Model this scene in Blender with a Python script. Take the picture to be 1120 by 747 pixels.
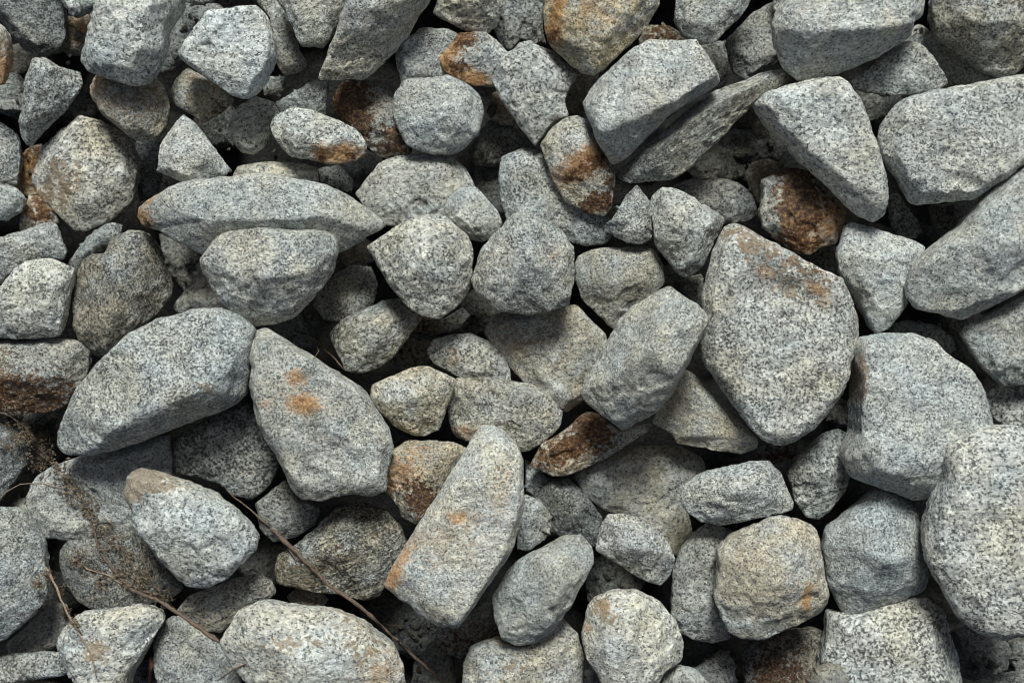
import bpy, math, random
import numpy as np
from mathutils import Vector
for o in list(bpy.data.objects): bpy.data.objects.remove(o)
scene = bpy.context.scene
COL = scene.collection
RAD = math.radians

# ---------------------------------------------------------------- camera, sky, sun, exposure
S = 0.0006            # metres per photo pixel at the reference plane z = 0
D = 0.95              # camera height above that plane
CX, CY = 560.0, 373.5
cam_d = bpy.data.cameras.new('camera')
cam = bpy.data.objects.new('camera', cam_d); COL.objects.link(cam)
cam.location = (0, 0, D)
cam_d.sensor_width = 36.0
cam_d.lens = 36.0 * D / (1120 * S)
cam_d.clip_start = 0.01; cam_d.clip_end = 200
cam_d.dof.use_dof = True
cam_d.dof.focus_distance = D - 0.026
cam_d.dof.aperture_fstop = 7.0
scene.camera = cam

SUN_ELEV, SUN_AZ = 49.0, -2.0      # azimuth measured from the top of the picture (+Y) towards the left (-X)
w = bpy.data.worlds.new('World'); scene.world = w; w.use_nodes = True
nt = w.node_tree; bg = nt.nodes['Background']
sky = nt.nodes.new('ShaderNodeTexSky'); sky.sky_type = 'NISHITA'; sky.sun_disc = False
sky.sun_elevation = RAD(SUN_ELEV); sky.sun_rotation = RAD(-SUN_AZ)
sky.air_density = 1.0; sky.dust_density = 3.0; sky.ozone_density = 1.0
hs = nt.nodes.new('ShaderNodeHueSaturation'); hs.inputs['Saturation'].default_value = .55   # thin cloud greys the blue
nt.links.new(sky.outputs[0], hs.inputs['Color']); nt.links.new(hs.outputs[0], bg.inputs[0]); bg.inputs[1].default_value = 0.05
sl = bpy.data.lights.new('sun', 'SUN'); sl.energy = 4.5; sl.angle = RAD(18); sl.color = (0.96, 0.985, 0.915)
sun = bpy.data.objects.new('sun', sl); COL.objects.link(sun)
az, el = RAD(SUN_AZ), RAD(SUN_ELEV)
sdir = Vector((-math.sin(az)*math.cos(el), math.cos(az)*math.cos(el), math.sin(el)))
sun.rotation_euler = sdir.to_track_quat('Z', 'Y').to_euler()
sun.location = sdir * 3
vs = scene.view_settings
vs.view_transform = 'Standard'; vs.look = 'None'; vs.gamma = 1; vs.use_curve_mapping = False; vs.exposure = -0.12
scene.render.engine = 'CYCLES'
scene.cycles.filter_width = 1.05

# ---------------------------------------------------------------- numeric helpers
def hash3(ix, iy, iz, seed):
    n = (ix.astype(np.uint32) * np.uint32(374761393) + iy.astype(np.uint32) * np.uint32(668265263)
         + iz.astype(np.uint32) * np.uint32(2147483647) + np.uint32((seed * 1274126177) & 0xffffffff))
    n = (n ^ (n >> np.uint32(13))) * np.uint32(1274126177)
    n = (n ^ (n >> np.uint32(16))) * np.uint32(2246822519)
    n = n ^ (n >> np.uint32(15))
    return n.astype(np.float32) * np.float32(2.0 / 4294967295.0) - np.float32(1)
def vnoise(p, seed):
    f = np.floor(p); i = f.astype(np.int64); t = (p - f).astype(np.float32)
    t = t*t*t*(t*(t*6-15)+10)
    out = 0
    for a in (0, 1):
        wx = t[:,0] if a else 1-t[:,0]
        for b in (0, 1):
            wy = t[:,1] if b else 1-t[:,1]
            for c in (0, 1):
                wz = t[:,2] if c else 1-t[:,2]
                out = out + wx*wy*wz*hash3(i[:,0]+a, i[:,1]+b, i[:,2]+c, seed)
    return out
ROT = np.array([[0.36,0.48,-0.8],[-0.8,0.6,0.0],[0.48,0.64,0.6]])
def fbm(p, seed, octs=3, gain=0.5):
    s = 0; a = 1.0; q = p
    for k in range(octs):
        s = s + a*vnoise(q, seed+17*k); q = (q @ ROT.T)*2.03 + 11.3; a *= gain
    return s

def ico(level):
    import bmesh
    bm = bmesh.new(); bmesh.ops.create_icosphere(bm, subdivisions=level, radius=1)
    v = np.array([x.co[:] for x in bm.verts]); f = np.array([[x.index for x in q.verts] for q in bm.faces])
    bm.free(); return v, f
ICO = {k: ico(k) for k in (4, 5, 6, 7)}

def hull_planes(pts):
    import bmesh
    bm = bmesh.new()
    for p in pts: bm.verts.new(p)
    bmesh.ops.convex_hull(bm, input=bm.verts)
    bm.normal_update()
    pl = {}
    c = np.mean(pts, axis=0)
    for f in bm.faces:
        n = np.array(f.normal[:])
        if np.linalg.norm(n) < .5 or f.calc_area() < 1.0: continue
        d = float(np.dot(n, np.array(f.verts[0].co[:])))
        if np.dot(n, c) > d: n = -n; d = -d
        pl[tuple(np.round(n, 2))] = (n, d)
    bm.free()
    return list(pl.values())

def chaikin(P, it=2, q=0.2):
    P = np.array(P, float)
    for _ in range(it):
        N = np.roll(P, -1, axis=0)
        P = np.stack([P*(1-q)+N*q, P*q+N*(1-q)], axis=1).reshape(-1, 2)
    return P

def rdp(P, tol):
    """closed outline -> few straight runs with corners"""
    n = len(P); d = np.hypot(*(P-P.mean(axis=0)).T); i0 = int(d.argmax()); Q = np.roll(P, -i0, axis=0)
    far = int(np.hypot(*(Q-Q[0]).T).argmax())
    def seg(a, b):
        if b-a < 2: return []
        A, B = Q[a], Q[b % n]; e = B-A; L = math.hypot(*e)+1e-9
        k = [abs((Q[j][0]-A[0])*e[1]-(Q[j][1]-A[1])*e[0])/L for j in range(a+1, b)]
        m = int(np.argmax(k))
        if k[m] < tol: return []
        return seg(a, a+1+m)+[a+1+m]+seg(a+1+m, b)
    idx = [0]+seg(0, far)+[far]+seg(far, n)
    return Q[idx]
def jag(P, rng, amp=.9):
    """break the straight runs with small irregular steps"""
    out = []
    for a, b in zip(P, np.roll(P, -1, axis=0)):
        L = math.hypot(*(b-a)); n = max(1, int(L/7)); nr = np.array([(b-a)[1], -(b-a)[0]])/(L+1e-9)
        for k in range(n): out.append(a+(b-a)*(k/n)+(nr*rng.uniform(-amp, amp) if k else 0))
    return np.array(out)
def polar_outline(P, n=720):
    """first crossing radius of the polygon, seen from the origin, for n angles"""
    th = np.linspace(-math.pi, math.pi, n, endpoint=False)
    dx, dy = np.cos(th), np.sin(th)
    R = np.full(n, 0.0)
    A = P; B = np.roll(P, -1, axis=0)
    for a, b in zip(A, B):
        e = b-a
        den = dx*e[1]-dy*e[0]
        den = np.where(np.abs(den) < 1e-9, 1e-9, den)
        t = (a[0]*e[1]-a[1]*e[0])/den
        u = (a[0]*dy-a[1]*dx)/den
        ok = (u >= -1e-6) & (u <= 1+1e-6) & (t > 0)
        R = np.where(ok & (t > R), t, R)
    R = np.where(R < 1, R.max()*.3, R)
    k = np.ones(5)/5
    return th, np.convolve(np.r_[R[-2:], R, R[:2]], k, 'valid')

# ---------------------------------------------------------------- node helpers
class NB:
    def __init__(s, name):
        s.m = bpy.data.materials.new(name); s.m.use_nodes = True
        s.t = s.m.node_tree; s.b = s.t.nodes['Principled BSDF']
    def n(s, typ, **k):
        x = s.t.nodes.new(typ)
        for a, b in k.items(): setattr(x, a, b)
        return x
    def l(s, a, b): s.t.links.new(a, b)
    def math(s, op, a, b=None, c=None, clamp=False):
        x = s.n('ShaderNodeMath', operation=op, use_clamp=clamp)
        for i, v in enumerate((a, b, c)):
            if v is None: continue
            if isinstance(v, (int, float)): x.inputs[i].default_value = v
            else: s.l(v, x.inputs[i])
        return x.outputs[0]
    def mix(s, f, a, b, blend='MIX'):
        x = s.n('ShaderNodeMix', data_type='RGBA', blend_type=blend)
        for i, v in ((0, f), (6, a), (7, b)):
            if isinstance(v, (int, float)): x.inputs[i].default_value = v
            elif isinstance(v, tuple): x.inputs[i].default_value = (*v, 1)
            else: s.l(v, x.inputs[i])
        return x.outputs[2]
    def ramp(s, f, stops, interp='LINEAR'):
        x = s.n('ShaderNodeValToRGB'); r = x.color_ramp; r.interpolation = interp
        while len(r.elements) < len(stops): r.elements.new(0.5)
        for e, (p, c) in zip(r.elements, stops):
            e.position = p; e.color = (*c, 1) if isinstance(c, tuple) else (c, c, c, 1)
        s.l(f, x.inputs[0]); return x.outputs[0]
    def noise(s, v, scale, detail=2, rough=.5, dist=0):
        x = s.n('ShaderNodeTexNoise'); s.l(v, x.inputs['Vector'])
        x.inputs['Scale'].default_value = scale; x.inputs['Detail'].default_value = detail
        x.inputs['Roughness'].default_value = rough; x.inputs['Distortion'].default_value = dist
        return x
    def smooth(s, f, a, b):
        x = s.n('ShaderNodeMapRange', interpolation_type='SMOOTHSTEP')
        s.l(f, x.inputs[0]); x.inputs[1].default_value = a; x.inputs[2].default_value = b
        return x.outputs[0]

def granite_material(name, ground=False):
    g = NB(name)
    tc = g.n('ShaderNodeTexCoord')
    px = g.n('ShaderNodeVectorMath', operation='SCALE'); g.l(tc.outputs['Object'], px.inputs[0])
    def attr(nm):
        a = g.n('ShaderNodeAttribute', attribute_type='OBJECT', attribute_name=nm); return a.outputs['Fac']
    g.l(g.math('MULTIPLY', attr('grain'), 1/S), px.inputs['Scale'])
    seed = attr('seed')
    off = g.n('ShaderNodeVectorMath', operation='ADD'); g.l(px.outputs[0], off.inputs[0]); g.l(seed, off.inputs[1])
    P = off.outputs[0]
    # irregular grain borders
    wn = g.noise(P, .30, 2, .6)
    wv = g.n('ShaderNodeVectorMath', operation='MULTIPLY_ADD'); g.l(wn.outputs['Color'], wv.inputs[0]); wv.inputs[1].default_value = (3.2,)*3; g.l(P, wv.inputs[2])
    PW = wv.outputs[0]
    def vor(v, sc, feat='F1'):
        x = g.n('ShaderNodeTexVoronoi', feature=feat); g.l(v, x.inputs['Vector']); x.inputs['Scale'].default_value = sc; return x
    v1 = vor(PW, .42)
    sep = g.n('ShaderNodeSeparateColor'); g.l(v1.outputs['Color'], sep.inputs[0])
    r1 = sep.outputs[0]
    light = g.ramp(r1, [(0, (.92,.93,.90)), (.34, (.72,.735,.72)), (.60, (.50,.52,.515)), (.86, (.28,.30,.30))], 'CONSTANT')
    soft = g.noise(P, .16, 3, .6)
    light = g.mix(.42, light, g.ramp(soft.outputs[0], [(.30, (.30,.32,.32)), (.5, (.55,.565,.555)), (.68, (.82,.82,.79))]))
    # black mica: coarse flakes and fine pepper, clustered by a slow noise
    clus = g.noise(P, .055, 3, .6)
    sp = attr('speck')
    fl = g.noise(P, .40, 5, .74)
    thr = g.math('ADD', g.math('MULTIPLY', g.math('SUBTRACT', clus.outputs[0], .5), .30), g.math('MULTIPLY', g.math('SUBTRACT', sp, 1.0), .085))
    flake = g.smooth(g.math('ADD', fl.outputs[0], thr), .582, .615)
    v3 = vor(PW, .62); sep3 = g.n('ShaderNodeSeparateColor'); g.l(v3.outputs['Color'], sep3.inputs[0])
    pepper = g.math('GREATER_THAN', g.math('MULTIPLY', sp, .10), sep3.outputs[2])
    dark = g.math('MAXIMUM', flake, g.math('MULTIPLY', pepper, .85))
    col = g.mix(g.math('MULTIPLY', dark, .86), light, (.040,.046,.048))
    # slow weathering tone
    wea = g.noise(P, .022, 4, .62)
    warm = attr('warm')
    wf = g.math('MULTIPLY', warm, g.smooth(wea.outputs[0], .30, .62), clamp=True)
    col = g.mix(wf, col, (1.0,.84,.60), 'MULTIPLY')
    tone = g.ramp(g.noise(P, .035, 4, .6).outputs[0], [(.30, .70), (.52, 1.0), (.72, 1.12)])
    col = g.mix(1.0, col, tone, 'MULTIPLY')
    tv = g.noise(P, .017, 3, .6)
    tint = g.ramp(tv.outputs[0], [(.36, (.95,1.0,1.035)), (.5, (1,1,1)), (.64, (1.03,1.0,.925))])
    col = g.mix(1.0, col, tint, 'MULTIPLY')
    # foliation streaks and hairline cracks, differing from stone to stone
    vr = g.n('ShaderNodeVectorRotate', rotation_type='Z_AXIS'); g.l(P, vr.inputs['Vector']); g.l(attr('angle'), vr.inputs['Angle'])
    st_ = g.n('ShaderNodeVectorMath', operation='MULTIPLY'); g.l(vr.outputs[0], st_.inputs[0]); st_.inputs[1].default_value = (.10, 1, 1)
    sn = g.noise(st_.outputs[0], .30, 3, .65)
    col = g.mix(attr('streak'), col, g.mix(1.0, col, g.ramp(sn.outputs[0], [(.36, (.42,.41,.38)), (.50, (.95,.95,.93)), (.66, (1.12,1.12,1.10))]), 'MULTIPLY'))
    cn = g.noise(P, .021, 4, .55, .6)
    crack = g.math('SUBTRACT', 1.0, g.smooth(g.math('ABSOLUTE', g.math('SUBTRACT', cn.outputs[0], .5)), .0, .0075))
    crack = g.math('MULTIPLY', crack, g.smooth(soft.outputs[0], .50, .60))
    crack = g.math('MULTIPLY', crack, g.smooth(g.noise(P, .011, 1).outputs[0], .50, .58))
    col = g.mix(g.math('MULTIPLY', crack, .75), col, (.06,.055,.05))
    cold = attr('cold')
    col = g.mix(cold, col, (.90,.97,1.02), 'MULTIPLY')
    # stains with a shape of their own, placed per stone
    st = g.n('ShaderNodeAttribute', attribute_type='GEOMETRY', attribute_name='stain')
    ss = g.n('ShaderNodeSeparateColor'); g.l(st.outputs['Color'], ss.inputs[0])
    mot = g.noise(P, .14, 4, .68)
    def stain(ch, lo, hi, am=2.3):
        return g.smooth(g.math('ADD', ss.outputs[ch], g.math('MULTIPLY', g.math('SUBTRACT', mot.outputs[0], .5), am)), lo, hi)
    keep = g.math('SUBTRACT', 1.0, g.math('MULTIPLY', dark, .55))
    rcol = g.ramp(g.noise(P, .22, 3, .7).outputs[0], [(.3, (.30,.11,.03)), (.5, (.58,.29,.09)), (.7, (.74,.50,.24))])
    fr = g.math('MULTIPLY', stain(0, .16, 1.0, 1.7), keep)
    fr = g.math('MULTIPLY', fr, g.smooth(ss.outputs[0], .02, .2))
    col = g.mix(g.math('MULTIPLY', fr, .86), col, rcol)
    bcol = g.ramp(g.noise(P, .30, 3, .7).outputs[0], [(.34, (.022,.011,.008)), (.5, (.12,.05,.024)), (.66, (.42,.24,.10))])
    fb = g.math('MULTIPLY', stain(1, .36, .66), g.smooth(ss.outputs[1], .02, .2))
    col = g.mix(g.math('MULTIPLY', fb, .92), col, bcol)
    dcol = g.mix(g.noise(P, .5, 2).outputs[0], (.30,.22,.14), (.40,.33,.24))
    fd = g.math('MULTIPLY', stain(2, .36, .60), g.smooth(ss.outputs[2], .02, .2))
    col = g.mix(g.math('MULTIPLY', fd, .80), col, dcol)
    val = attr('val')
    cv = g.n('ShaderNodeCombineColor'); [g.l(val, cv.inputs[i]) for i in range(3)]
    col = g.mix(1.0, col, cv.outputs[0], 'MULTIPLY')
    g.l(col, g.b.inputs['Base Color'])
    g.l(g.math('SUBTRACT', .90, g.math('MULTIPLY', dark, .30)), g.b.inputs['Roughness'])
    g.b.inputs['Specular IOR Level'].default_value = .32
    # sugary crystal relief
    n1 = g.noise(PW, .55, 3, .7); n2 = g.noise(P, .13, 4, .65)
    hgt = g.math('ADD', g.math('MULTIPLY', n1.outputs[0], 1.0), g.math('MULTIPLY', n2.outputs[0], 2.4))
    hgt = g.math('SUBTRACT', hgt, g.math('MULTIPLY', dark, .45))
    hgt = g.math('ADD', hgt, g.math('MULTIPLY', r1, .30))
    hgt = g.math('SUBTRACT', hgt, g.math('MULTIPLY', crack, 1.2))
    hgt = g.math('ADD', hgt, g.math('MULTIPLY', g.math('MULTIPLY', sn.outputs[0], attr('streak')), 2.2))
    bp = g.n('ShaderNodeBump'); bp.inputs['Strength'].default_value = 1.0; bp.inputs['Distance'].default_value = S*2.0
    g.l(hgt, bp.inputs['Height']); g.l(bp.outputs[0], g.b.inputs['Normal'])
    return g.m
GRANITE = granite_material('granite')

# ---------------------------------------------------------------- height record, so that twigs can rest on the stones
HM = np.full((420, 600), -200.0)         # 2.5 px cells over x -190..1310, y -150..900
def hm_add(gx, gy, z):
    i = np.clip(((gy+150)/2.5).astype(int), 0, 419); j = np.clip(((gx+190)/2.5).astype(int), 0, 599)
    np.maximum.at(HM, (i, j), z)
def hm_get(gx, gy):
    i = int(np.clip((gy+150)/2.5, 1, 418)); j = int(np.clip((gx+190)/2.5, 1, 598))
    return float(HM[i-1:i+2, j-1:j+2].max())

STEP = 30.0                              # px of height between the layers of the pile
COUNT = [0]
def stone(lvl, poly, label, v=1.0, w=.25, c=.25, s=1.0, h=None, t=None, p=(), name='granite_stone', rough=1.0, dz=0, dp=None, gr=None, dent=(), streak=None, group='crushed granite stones in the pile'):
    COUNT[0] += 1; idx = COUNT[0]
    rng = np.random.RandomState(idx*7+3)
    P = np.array([[float(a) for a in q.split(',')] for q in poly.split()])
    P[:,1] = -P[:,1]
    area = 0.5*abs(np.sum(P[:,0]*np.roll(P[:,1], -1)-np.roll(P[:,0], -1)*P[:,1]))
    x, y = P[:,0], P[:,1]; xn, yn = np.roll(x, -1), np.roll(y, -1); cr = x*yn-xn*y
    cen = np.array([np.sum((x+xn)*cr), np.sum((y+yn)*cr)])/(3*np.sum(cr))
    Q = jag(chaikin(rdp(P-cen, min(2.3, .04*math.sqrt(area/math.pi)+.6)), 1, .05), rng, min(.9, .02*math.sqrt(area/math.pi)+.1))
    rad = math.sqrt(area/math.pi)
    cov = np.cov(Q.T); ev, evec = np.linalg.eigh(cov)
    b_, a_ = math.sqrt(ev[0])*1.42, math.sqrt(ev[1])*1.42
    minor = min(rad, b_)
    if h is None: h = minor*rng.uniform(.50, .72)
    if dp is None: dp = minor*rng.uniform(.75, 1.0)
    # top corner points
    tops = []
    if t:
        for q in t.split():
            a, b, z = (float(k) for k in q.split(',')); tops.append((a-cen[0], -b-cen[1], z))
    else:
        n = rng.randint(4, 7); a0 = rng.uniform(0, 6.28)
        th, R = polar_outline(Q)
        tilt = rng.normal(0, .16, 2)
        for k in range(n):
            a = a0+k*6.283/n+rng.uniform(-.3, .3); r = np.interp((a+math.pi) % (2*math.pi)-math.pi, th, R)*rng.uniform(.72, .97)
            q = (math.cos(a)*r, math.sin(a)*r)
            tops.append((*q, max(.3*h, h*rng.uniform(.8, 1.0)+np.dot(tilt, q))))
        if rng.rand() < .6: tops.append((rng.uniform(-.4,.4)*b_, rng.uniform(-.4,.4)*b_, h*rng.uniform(1.05, 1.3)))
    pts = [(q[0], q[1], 0.0) for q in Q]
    pts += [(q[0]*.93, q[1]*.93, -.38*dp) for q in Q[::3]]
    pts += [(q[0]*.55, q[1]*.55, -dp*rng.uniform(.8, 1)) for q in Q[::4]]
    HF = 1.42
    tops = [(q[0], q[1], q[2]*HF) for q in tops]; h *= HF; dp *= 1.15
    TA = np.array(tops)
    for i in range(len(pts)):
        if pts[i][2] == 0.0:
            k = np.argmin((TA[:,0]-pts[i][0])**2+(TA[:,1]-pts[i][1])**2)
            pts[i] = (pts[i][0], pts[i][1], .46*float(TA[k,2]))
    planes = hull_planes(np.array(pts+tops))
    allp = np.array(pts+tops)
    n_c = int(3+rad*.05) if t else int(5+rad*.08)
    for k in range(n_c):                                # broken corners and edges
        a = rng.uniform(0, 6.283); e = rng.uniform(RAD(22), RAD(60))
        u = np.array([math.cos(a)*math.cos(e), math.sin(a)*math.cos(e), math.sin(e)])
        d = float(np.max(allp @ u)); planes.append((u, d*rng.uniform(.86, .965)))
    lev = 5 if rad < 26 else 6
    V0, F = ICO[lev]
    E = np.array([evec[:,1], evec[:,0]])
    hz = (h+dp)*.5
    Vd = (V0[:, :1]*a_)*E[0][None]+(V0[:, 1:2]*b_)*E[1][None]
    dirs = np.column_stack([Vd, V0[:, 2]*hz*1.0]); dirs /= np.linalg.norm(dirs, axis=1)[:, None]
    pw = 70.0
    Nn = np.array([q[0] for q in planes]); Dn = np.array([max(q[1], 2.0) for q in planes])
    g = np.zeros(len(dirs))
    for k in range(0, len(Nn), 16):
        g += (np.maximum((dirs @ Nn[k:k+16].T)/Dn[k:k+16][None], 0)**pw).sum(axis=1)
    th, R = polar_outline(Q)
    ang = np.arctan2(dirs[:,1], dirs[:,0])
    Ri = np.interp(ang, np.r_[th, math.pi], np.r_[R, R[0]])
    g += (np.hypot(dirs[:,0], dirs[:,1])/Ri)**pw
    X = dirs*(g**(-1/pw))[:, None]
    # surface relief
    nrm = X/np.array([a_, a_, hz])[None]**1.0
    nrm /= np.linalg.norm(nrm, axis=1)[:, None]
    sd = idx*31
    k1 = min(1.0, rad/45)
    disp = .6*k1*fbm(X/30.0, sd, 3)
    rg = 1-np.abs(vnoise(X/15.0+5, sd+5)); disp -= .8*rough*k1*rg**3
    disp += .75*rough*fbm(X/6.5, sd+9, 3, .6)
    # conchoidal chips: a lower envelope of small tilted bowls
    Xw = X+3.0*np.column_stack([vnoise(X/9.0, sd+2), vnoise(X/9.0+9, sd+3), vnoise(X/9.0+4, sd+4)])
    for cell, amp in ((26.0, .26), (8.0, .45)):
        ns = int(min(260, 14*rad*rad/cell**2*1.3))+4
        Sd = X[rng.randint(0, len(X), ns)]; tl = rng.normal(0, .16, (ns, 3)); of = rng.uniform(0, cell*.10, ns)
        best = np.full(len(X), 1e9)
        for q_, t_, o_ in zip(Sd, tl, of):
            dl = Xw-q_
            best = np.minimum(best, o_+dl @ t_+(dl*dl).sum(axis=1)*(.16/cell))
        disp += amp*rough*k1*np.clip(best-cell*.06, -3, 3)
    X = X+nrm*disp[:, None]
    # ledges: flat broken-out hollows with a crisp step
    top = np.clip(X[:,2]/6, 0, 1)
    dents = [((a-cen[0], -b-cen[1]), rx, ry, ro, de) for a, b, rx, ry, ro, de in dent]
    for k in range(int(rad/11)):
        a = rng.uniform(0, 6.283); q = rad*rng.uniform(.35, 1.0)
        dents.append(((math.cos(a)*q, math.sin(a)*q), rad*rng.uniform(.18, .5), rad*rng.uniform(.12, .3), rng.uniform(0, 180), rng.uniform(1.0, 3.0)))
    for (ux, uy), rx, ry, ro, de in dents:
        ca, sa = math.cos(RAD(ro)), math.sin(RAD(ro)); ax, ay = Xw[:,0]-ux, Xw[:,1]-uy
        dd = ((np.abs(ax*ca-ay*sa)/rx)**2.6+(np.abs(ax*sa+ay*ca)/ry)**2.6)**(1/2.6)
        X[:,2] -= de*top*np.clip((1.12-dd)/.22, 0, 1)
    # match the outline to the traced silhouette
    ang = np.arctan2(X[:,1], X[:,0]); rho = np.hypot(X[:,0], X[:,1])
    nb = 220
    bi = ((ang+math.pi)/(2*math.pi)*nb).astype(int) % nb
    sil = np.zeros(nb); np.maximum.at(sil, bi, rho)
    bc = (np.arange(nb)+.5)/nb*2*math.pi-math.pi
    Rb = np.interp(bc, np.r_[th, math.pi], np.r_[R, R[0]])
    rat = Rb/np.maximum(sil, 1)
    rat = np.clip(rat, .6, 1.6); rat = np.convolve(np.r_[rat[-1:], rat, rat[:1]], [.12,.76,.12], 'valid')
    ri = np.interp(ang, np.r_[bc[-1]-2*math.pi, bc, bc[0]+2*math.pi], np.r_[rat[-1], rat, rat[0]])
    X[:, :2] *= ri[:, None]
    z0 = (lvl-4)*STEP+dz
    gx = cen[0]+X[:,0]; gy = -(cen[1]+X[:,1]); gz = z0+X[:,2]
    hm_add(gx, gy, gz)
    # photo pixels to metres: every stone lies at its own height
    k0 = (D-z0*S)/D
    ox, oy = (cen[0]-CX)*S*k0, (cen[1]+CY)*S*k0
    M = X*S; M[:, :2] *= k0
    me = bpy.data.meshes.new(name)
    me.vertices.add(len(M)); me.vertices.foreach_set('co', M.astype(np.float32).ravel())
    me.loops.add(len(F)*3); me.loops.foreach_set('vertex_index', F.astype(np.int32).ravel())
    me.polygons.add(len(F)); me.polygons.foreach_set('loop_start', np.arange(0, len(F)*3, 3, dtype=np.int32))
    me.polygons.foreach_set('loop_total', np.full(len(F), 3, dtype=np.int32))
    me.update(calc_edges=True)
    me.polygons.foreach_set('use_smooth', np.ones(len(F), dtype=bool))
    if p:
        C = np.zeros((len(M), 4), dtype=np.float32); C[:,3] = 1
        for (kx, ky, kr, kind, *am) in p:
            am = am[0] if am else 1.0
            rr = kr if isinstance(kr, tuple) else (kr, kr, 0); rr = (rr[0]*1.15, rr[1]*1.15, *rr[2:])
            ca, sa = math.cos(RAD(rr[2] if len(rr) > 2 else 0)), math.sin(RAD(rr[2] if len(rr) > 2 else 0))
            ux, uy = gx-kx, gy-ky
            dd = np.hypot((ux*ca+uy*sa)/rr[0], (-ux*sa+uy*ca)/rr[1])
            ch = {'r': 0, 'k': 1, 'l': 2}[kind]
            C[:, ch] = np.maximum(C[:, ch], am*np.clip(1.12*np.exp(-.62*dd**2), 0, 1)*(dd < 2.3))
        a = me.color_attributes.new('stain', 'FLOAT_COLOR', 'POINT'); a.data.foreach_set('color', C.ravel())
    me.materials.append(GRANITE)
    o = bpy.data.objects.new(name, me); COL.objects.link(o)
    o.location = (ox, oy, z0*S)
    o['label'] = label; o['category'] = 'stone'; o['group'] = group
    o['seed'] = float(idx*37.7 % 911); o['val'] = float(v); o['warm'] = float(w); o['cold'] = float(c); o['speck'] = float(s*rng.uniform(.7, 1.25)); o['grain'] = float(gr if gr else rng.uniform(.75, 1.3))
    sa_ = streak if streak else (rng.uniform(0, .35)*(rng.rand() < .6), rng.uniform(0, 180))
    o['streak'] = float(sa_[0]); o['angle'] = float(-RAD(sa_[1]))
    return o

# ---------------------------------------------------------------- the stones, lowest layer first in each region; outlines in photo pixels
R = stone  # stones low in the gaps: reduced v paints part of their shade
# --- top left
R(2,'-12,-30 70,-30 73,15 75,42 67,57 50,64 28,57 10,35 -4,12','dark grey peppered stone filling the top left corner of the picture',.62,.1,.4,1.5)
R(3,'60,-22 118,-20 112,4 98,14 83,21 72,8','small pale grey stone cut by the top edge, just right of the dark corner stone',.95,.1,.4)
R(5,'128,-35 208,-35 202,6 186,30 183,55 175,78 160,93 143,96 118,89 98,80 88,67 95,47 108,25','large pale blunt stone at the top edge, its rounded end resting on a tan stone',1.02,.15,.35,.9,t='125,-30,34 195,-30,34 180,10,34 168,68,30 145,80,26 112,72,22 100,62,14 118,30,32',rough=.8)
R(1,'70,22 100,12 108,40 97,62 75,62 63,45','small brown mottled stone in the gap left of the large blunt stone at the top',.72,.7,.1,1.3,p=[(92,32,16,'r',.7)])
R(4,'-25,30 2,27 10,33 14,50 12,75 5,93 -10,97 -28,70','narrow tan stone with a rusty lower end on the left edge below the corner',.92,.6,.1,.8,p=[(0,75,20,'r',.9),(2,55,14,'l',.6)])
R(3,'40,67 53,65 68,75 88,79 91,92 80,110 62,130 45,150 32,162 24,150 24,135 30,115 31,95 36,75','wedge shaped stone with a pale left and a dark right face, near the left edge',.86,.1,.6,1.1,t='46,70,22 58,76,26 50,105,28 38,140,22 30,155,8 86,88,1 75,115,1 50,145,1',h=22,dz=4)
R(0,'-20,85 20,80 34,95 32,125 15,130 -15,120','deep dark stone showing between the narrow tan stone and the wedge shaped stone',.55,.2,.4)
R(2,'-20,128 2,134 18,145 24,158 25,175 20,203 -2,207 -25,190','grey stone on the left edge below the deep dark one, with a shaded right side',.8,.1,.5,1.1)
R(1,'22,175 35,160 48,158 47,190 42,212 30,216 18,205 17,190','small rusty brown stone wedged left of the big speckled beige stone',.85,.8,0,1,p=[(33,185,22,'r',.9),(40,170,12,'k',.6)])
R(2,'40,190 50,162 72,142 90,127 114,134 140,148 151,165 153,190 148,222 125,242 98,254 85,254 65,235 45,215 38,200','big speckled beige stone with a grey lower right side, under the round tan stone',.9,.45,.1,1.3,t='60,170,24 100,140,22 140,165,22 142,200,22 100,232,22 60,205,22 95,190,30',p=[(70,205,22,'l',.6),(50,215,14,'r',.6),(85,195,16,'r',.35)])
R(3,'98,95 108,84 125,88 150,92 172,84 182,98 187,118 182,140 172,155 152,156 135,145 118,130 104,110','round tan and rust stained stone tucked under the large blunt stone near the top left',.9,.6,0,1.2,p=[(112,95,13,'r',.65),(172,110,14,'r',.45),(140,135,12,'r',.35),(150,112,30,'l',.4)],dz=10)
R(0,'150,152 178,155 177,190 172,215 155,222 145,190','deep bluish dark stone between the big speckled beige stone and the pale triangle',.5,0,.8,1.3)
R(3,'187,103 195,88 208,76 225,85 245,100 258,110 252,118 238,128 225,135 212,126 195,118','small beige stone under the lower left edge of the big pale stone at the top',.92,.75,0,.8,p=[(246,122,12,'k',.5),(215,100,20,'l',.4)],h=16)
R(1,'180,60 185,35 205,5 240,5 252,18 228,35 212,48 204,70 188,84 175,82','dark grey stone in the gap between the two large pale stones at the top left',.5,.1,.5,1.2)
R(3,'198,-20 238,-20 236,2 218,7 205,4','small pale stone tip hanging in from the top edge above the dark gap',.95,.3,.2)
R(5,'197,60 205,50 212,42 222,30 235,15 250,13 264,15 285,12 296,22 303,45 304,65 298,80 290,95 280,105 270,111 255,107 240,98 225,88 210,75 200,67','big clean pale grey stone shaped like a shield in the upper left',1.08,.05,.5,.95,t='203,60,22 236,18,30 262,17,30 286,16,30 299,45,28 298,75,26 270,106,20 240,94,22 212,72,22',h=30,rough=.8)
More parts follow.
